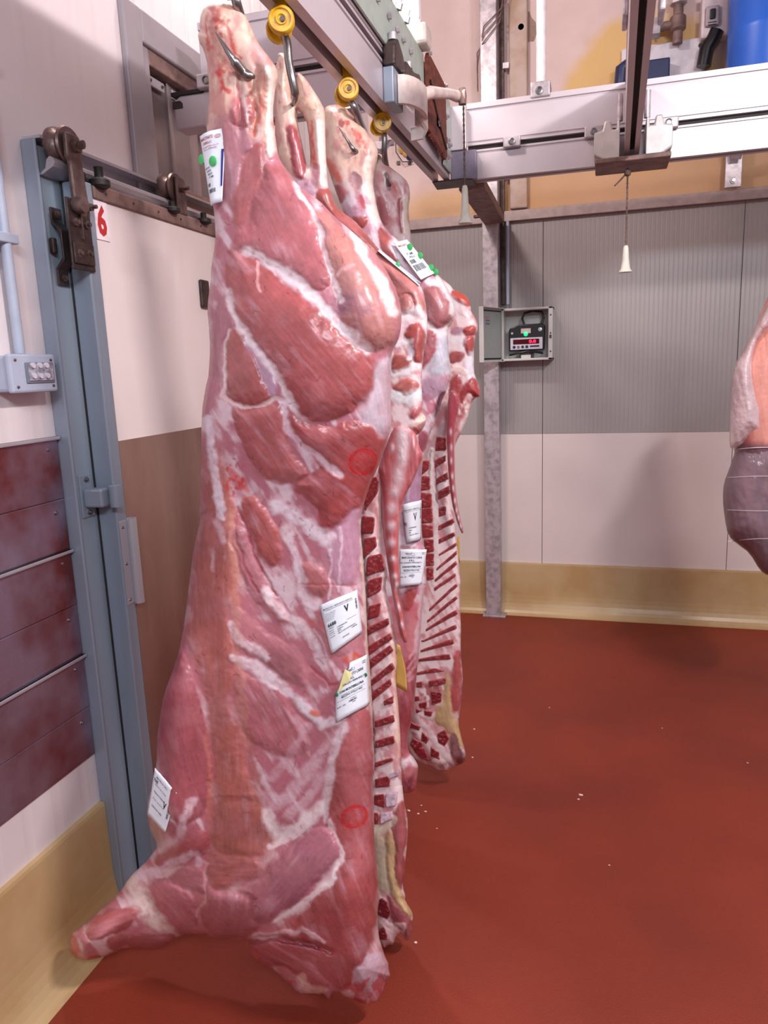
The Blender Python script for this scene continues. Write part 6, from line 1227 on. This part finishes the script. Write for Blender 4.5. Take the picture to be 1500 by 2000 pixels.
for yy, dip in ((880, 6), (933, 3), (996, -2), (1058, 6)):
    xs_ = np.linspace(1421 if yy > 920 else 1434, 1570, 20); ys_ = yy-dip*np.sin((xs_-1420)/150*3.14); P = PY(xs_, ys_, DB(xs_, ys_)-.004)
    MB().tube(list(P), .0022, 6).build('string', NET, wm, smooth=True)
PLAS = mat('clear_crumpled_plastic', (236, 214, 220), .22, noise=.05, nscale=16, bump=.9, bscale=26, alpha=.72, spec=.7)
PLAS2 = mat('tight_clear_film', (190, 170, 184), .2, noise=.03, nscale=12, bump=.4, bscale=30, alpha=.28, spec=.7)
def flat(x, y, d): return np.ones((len(x), 3))*.6, .012*(fib(x, y, 1.35, 60, 7, 2)-.5)+.006*(fbm(x/9, y/9, 1)-.5)
SL = pts('N 430,40 400,110 330,240 285,340 235,430 182,505 165,620 155,760 150,900 148,1045 175,1062 230,1045 260,1015 330,975 370,990 400,985 400,800 385,740 350,620 310,430 350,330 440,260 480,200')
so, _d = slab('plastic_sleeve', SL, 3.36, .14, 60, .0, 3.0, flat, wm, m=PLAS)
SF = pts('N 195,1055 150,1180 110,1280 103,1380 115,1500 138,1622 208,1684 280,1734 350,1852 400,1884 560,1870 640,1600 640,1200 600,1000 400,960 300,1000')
so, _d = slab('plastic_film', SF, 3.41, .175, 60, .06, 3.0, flat, wm, m=PLAS2)
a = PY(1530, 575, 3.42); 
MB().tube([(a[0], 3.47, a[2]-.10), (a[0], 3.46, a[2]+.05), (a[0]+.02, 3.47, a[2]+.25), (a[0], 3.58, ZR-.02), (a[0], 3.58, ZR+.004)], .008, 10).build('hook', STEEL, wm, smooth=True)
# ------------------------------------------------------------------ scraps on the floor
SCR = mat('meat_scrap', (232, 206, 196), .6, noise=.1, nscale=60)
rr = random.Random(5)
for k, (x, y, r) in enumerate([(1134, 1553, .007), (1130, 1561, .004), (798, 1583, .005), (817, 1589, .004), (831, 1585, .004), (823, 1573, .003), (1073, 1382, .003), (926, 1424, .004), (923, 1479, .004), (1293, 1422, .003), (812, 1841, .005), (853, 1618, .003), (1460, 1490, .003), (1190, 1690, .003)]):
    c = PZ(x, y, 0.0)
    pr = [(0, 0), (r, .0), (r*.8, r*.5), (0, r*.7)]
    o = MB().lathe(pr, (c[0], c[1], -.0005), AZ, 7).build('meat_scrap', SCR)
    for v in o.data.vertices: v.co.x = c[0]+(v.co.x-c[0])*rr.uniform(.7, 1.9); v.co.y = c[1]+(v.co.y-c[1])*rr.uniform(.7, 1.3)
    tag(o, 'tiny pale scrap lying on the red floor', 'scrap', 'tiny pale scraps on the red floor')
tag(bpy.data.objects['meat_scrap'], 'pale meat scrap on the open floor, largest of the scattered crumbs', 'scrap', 'tiny pale scraps on the red floor')
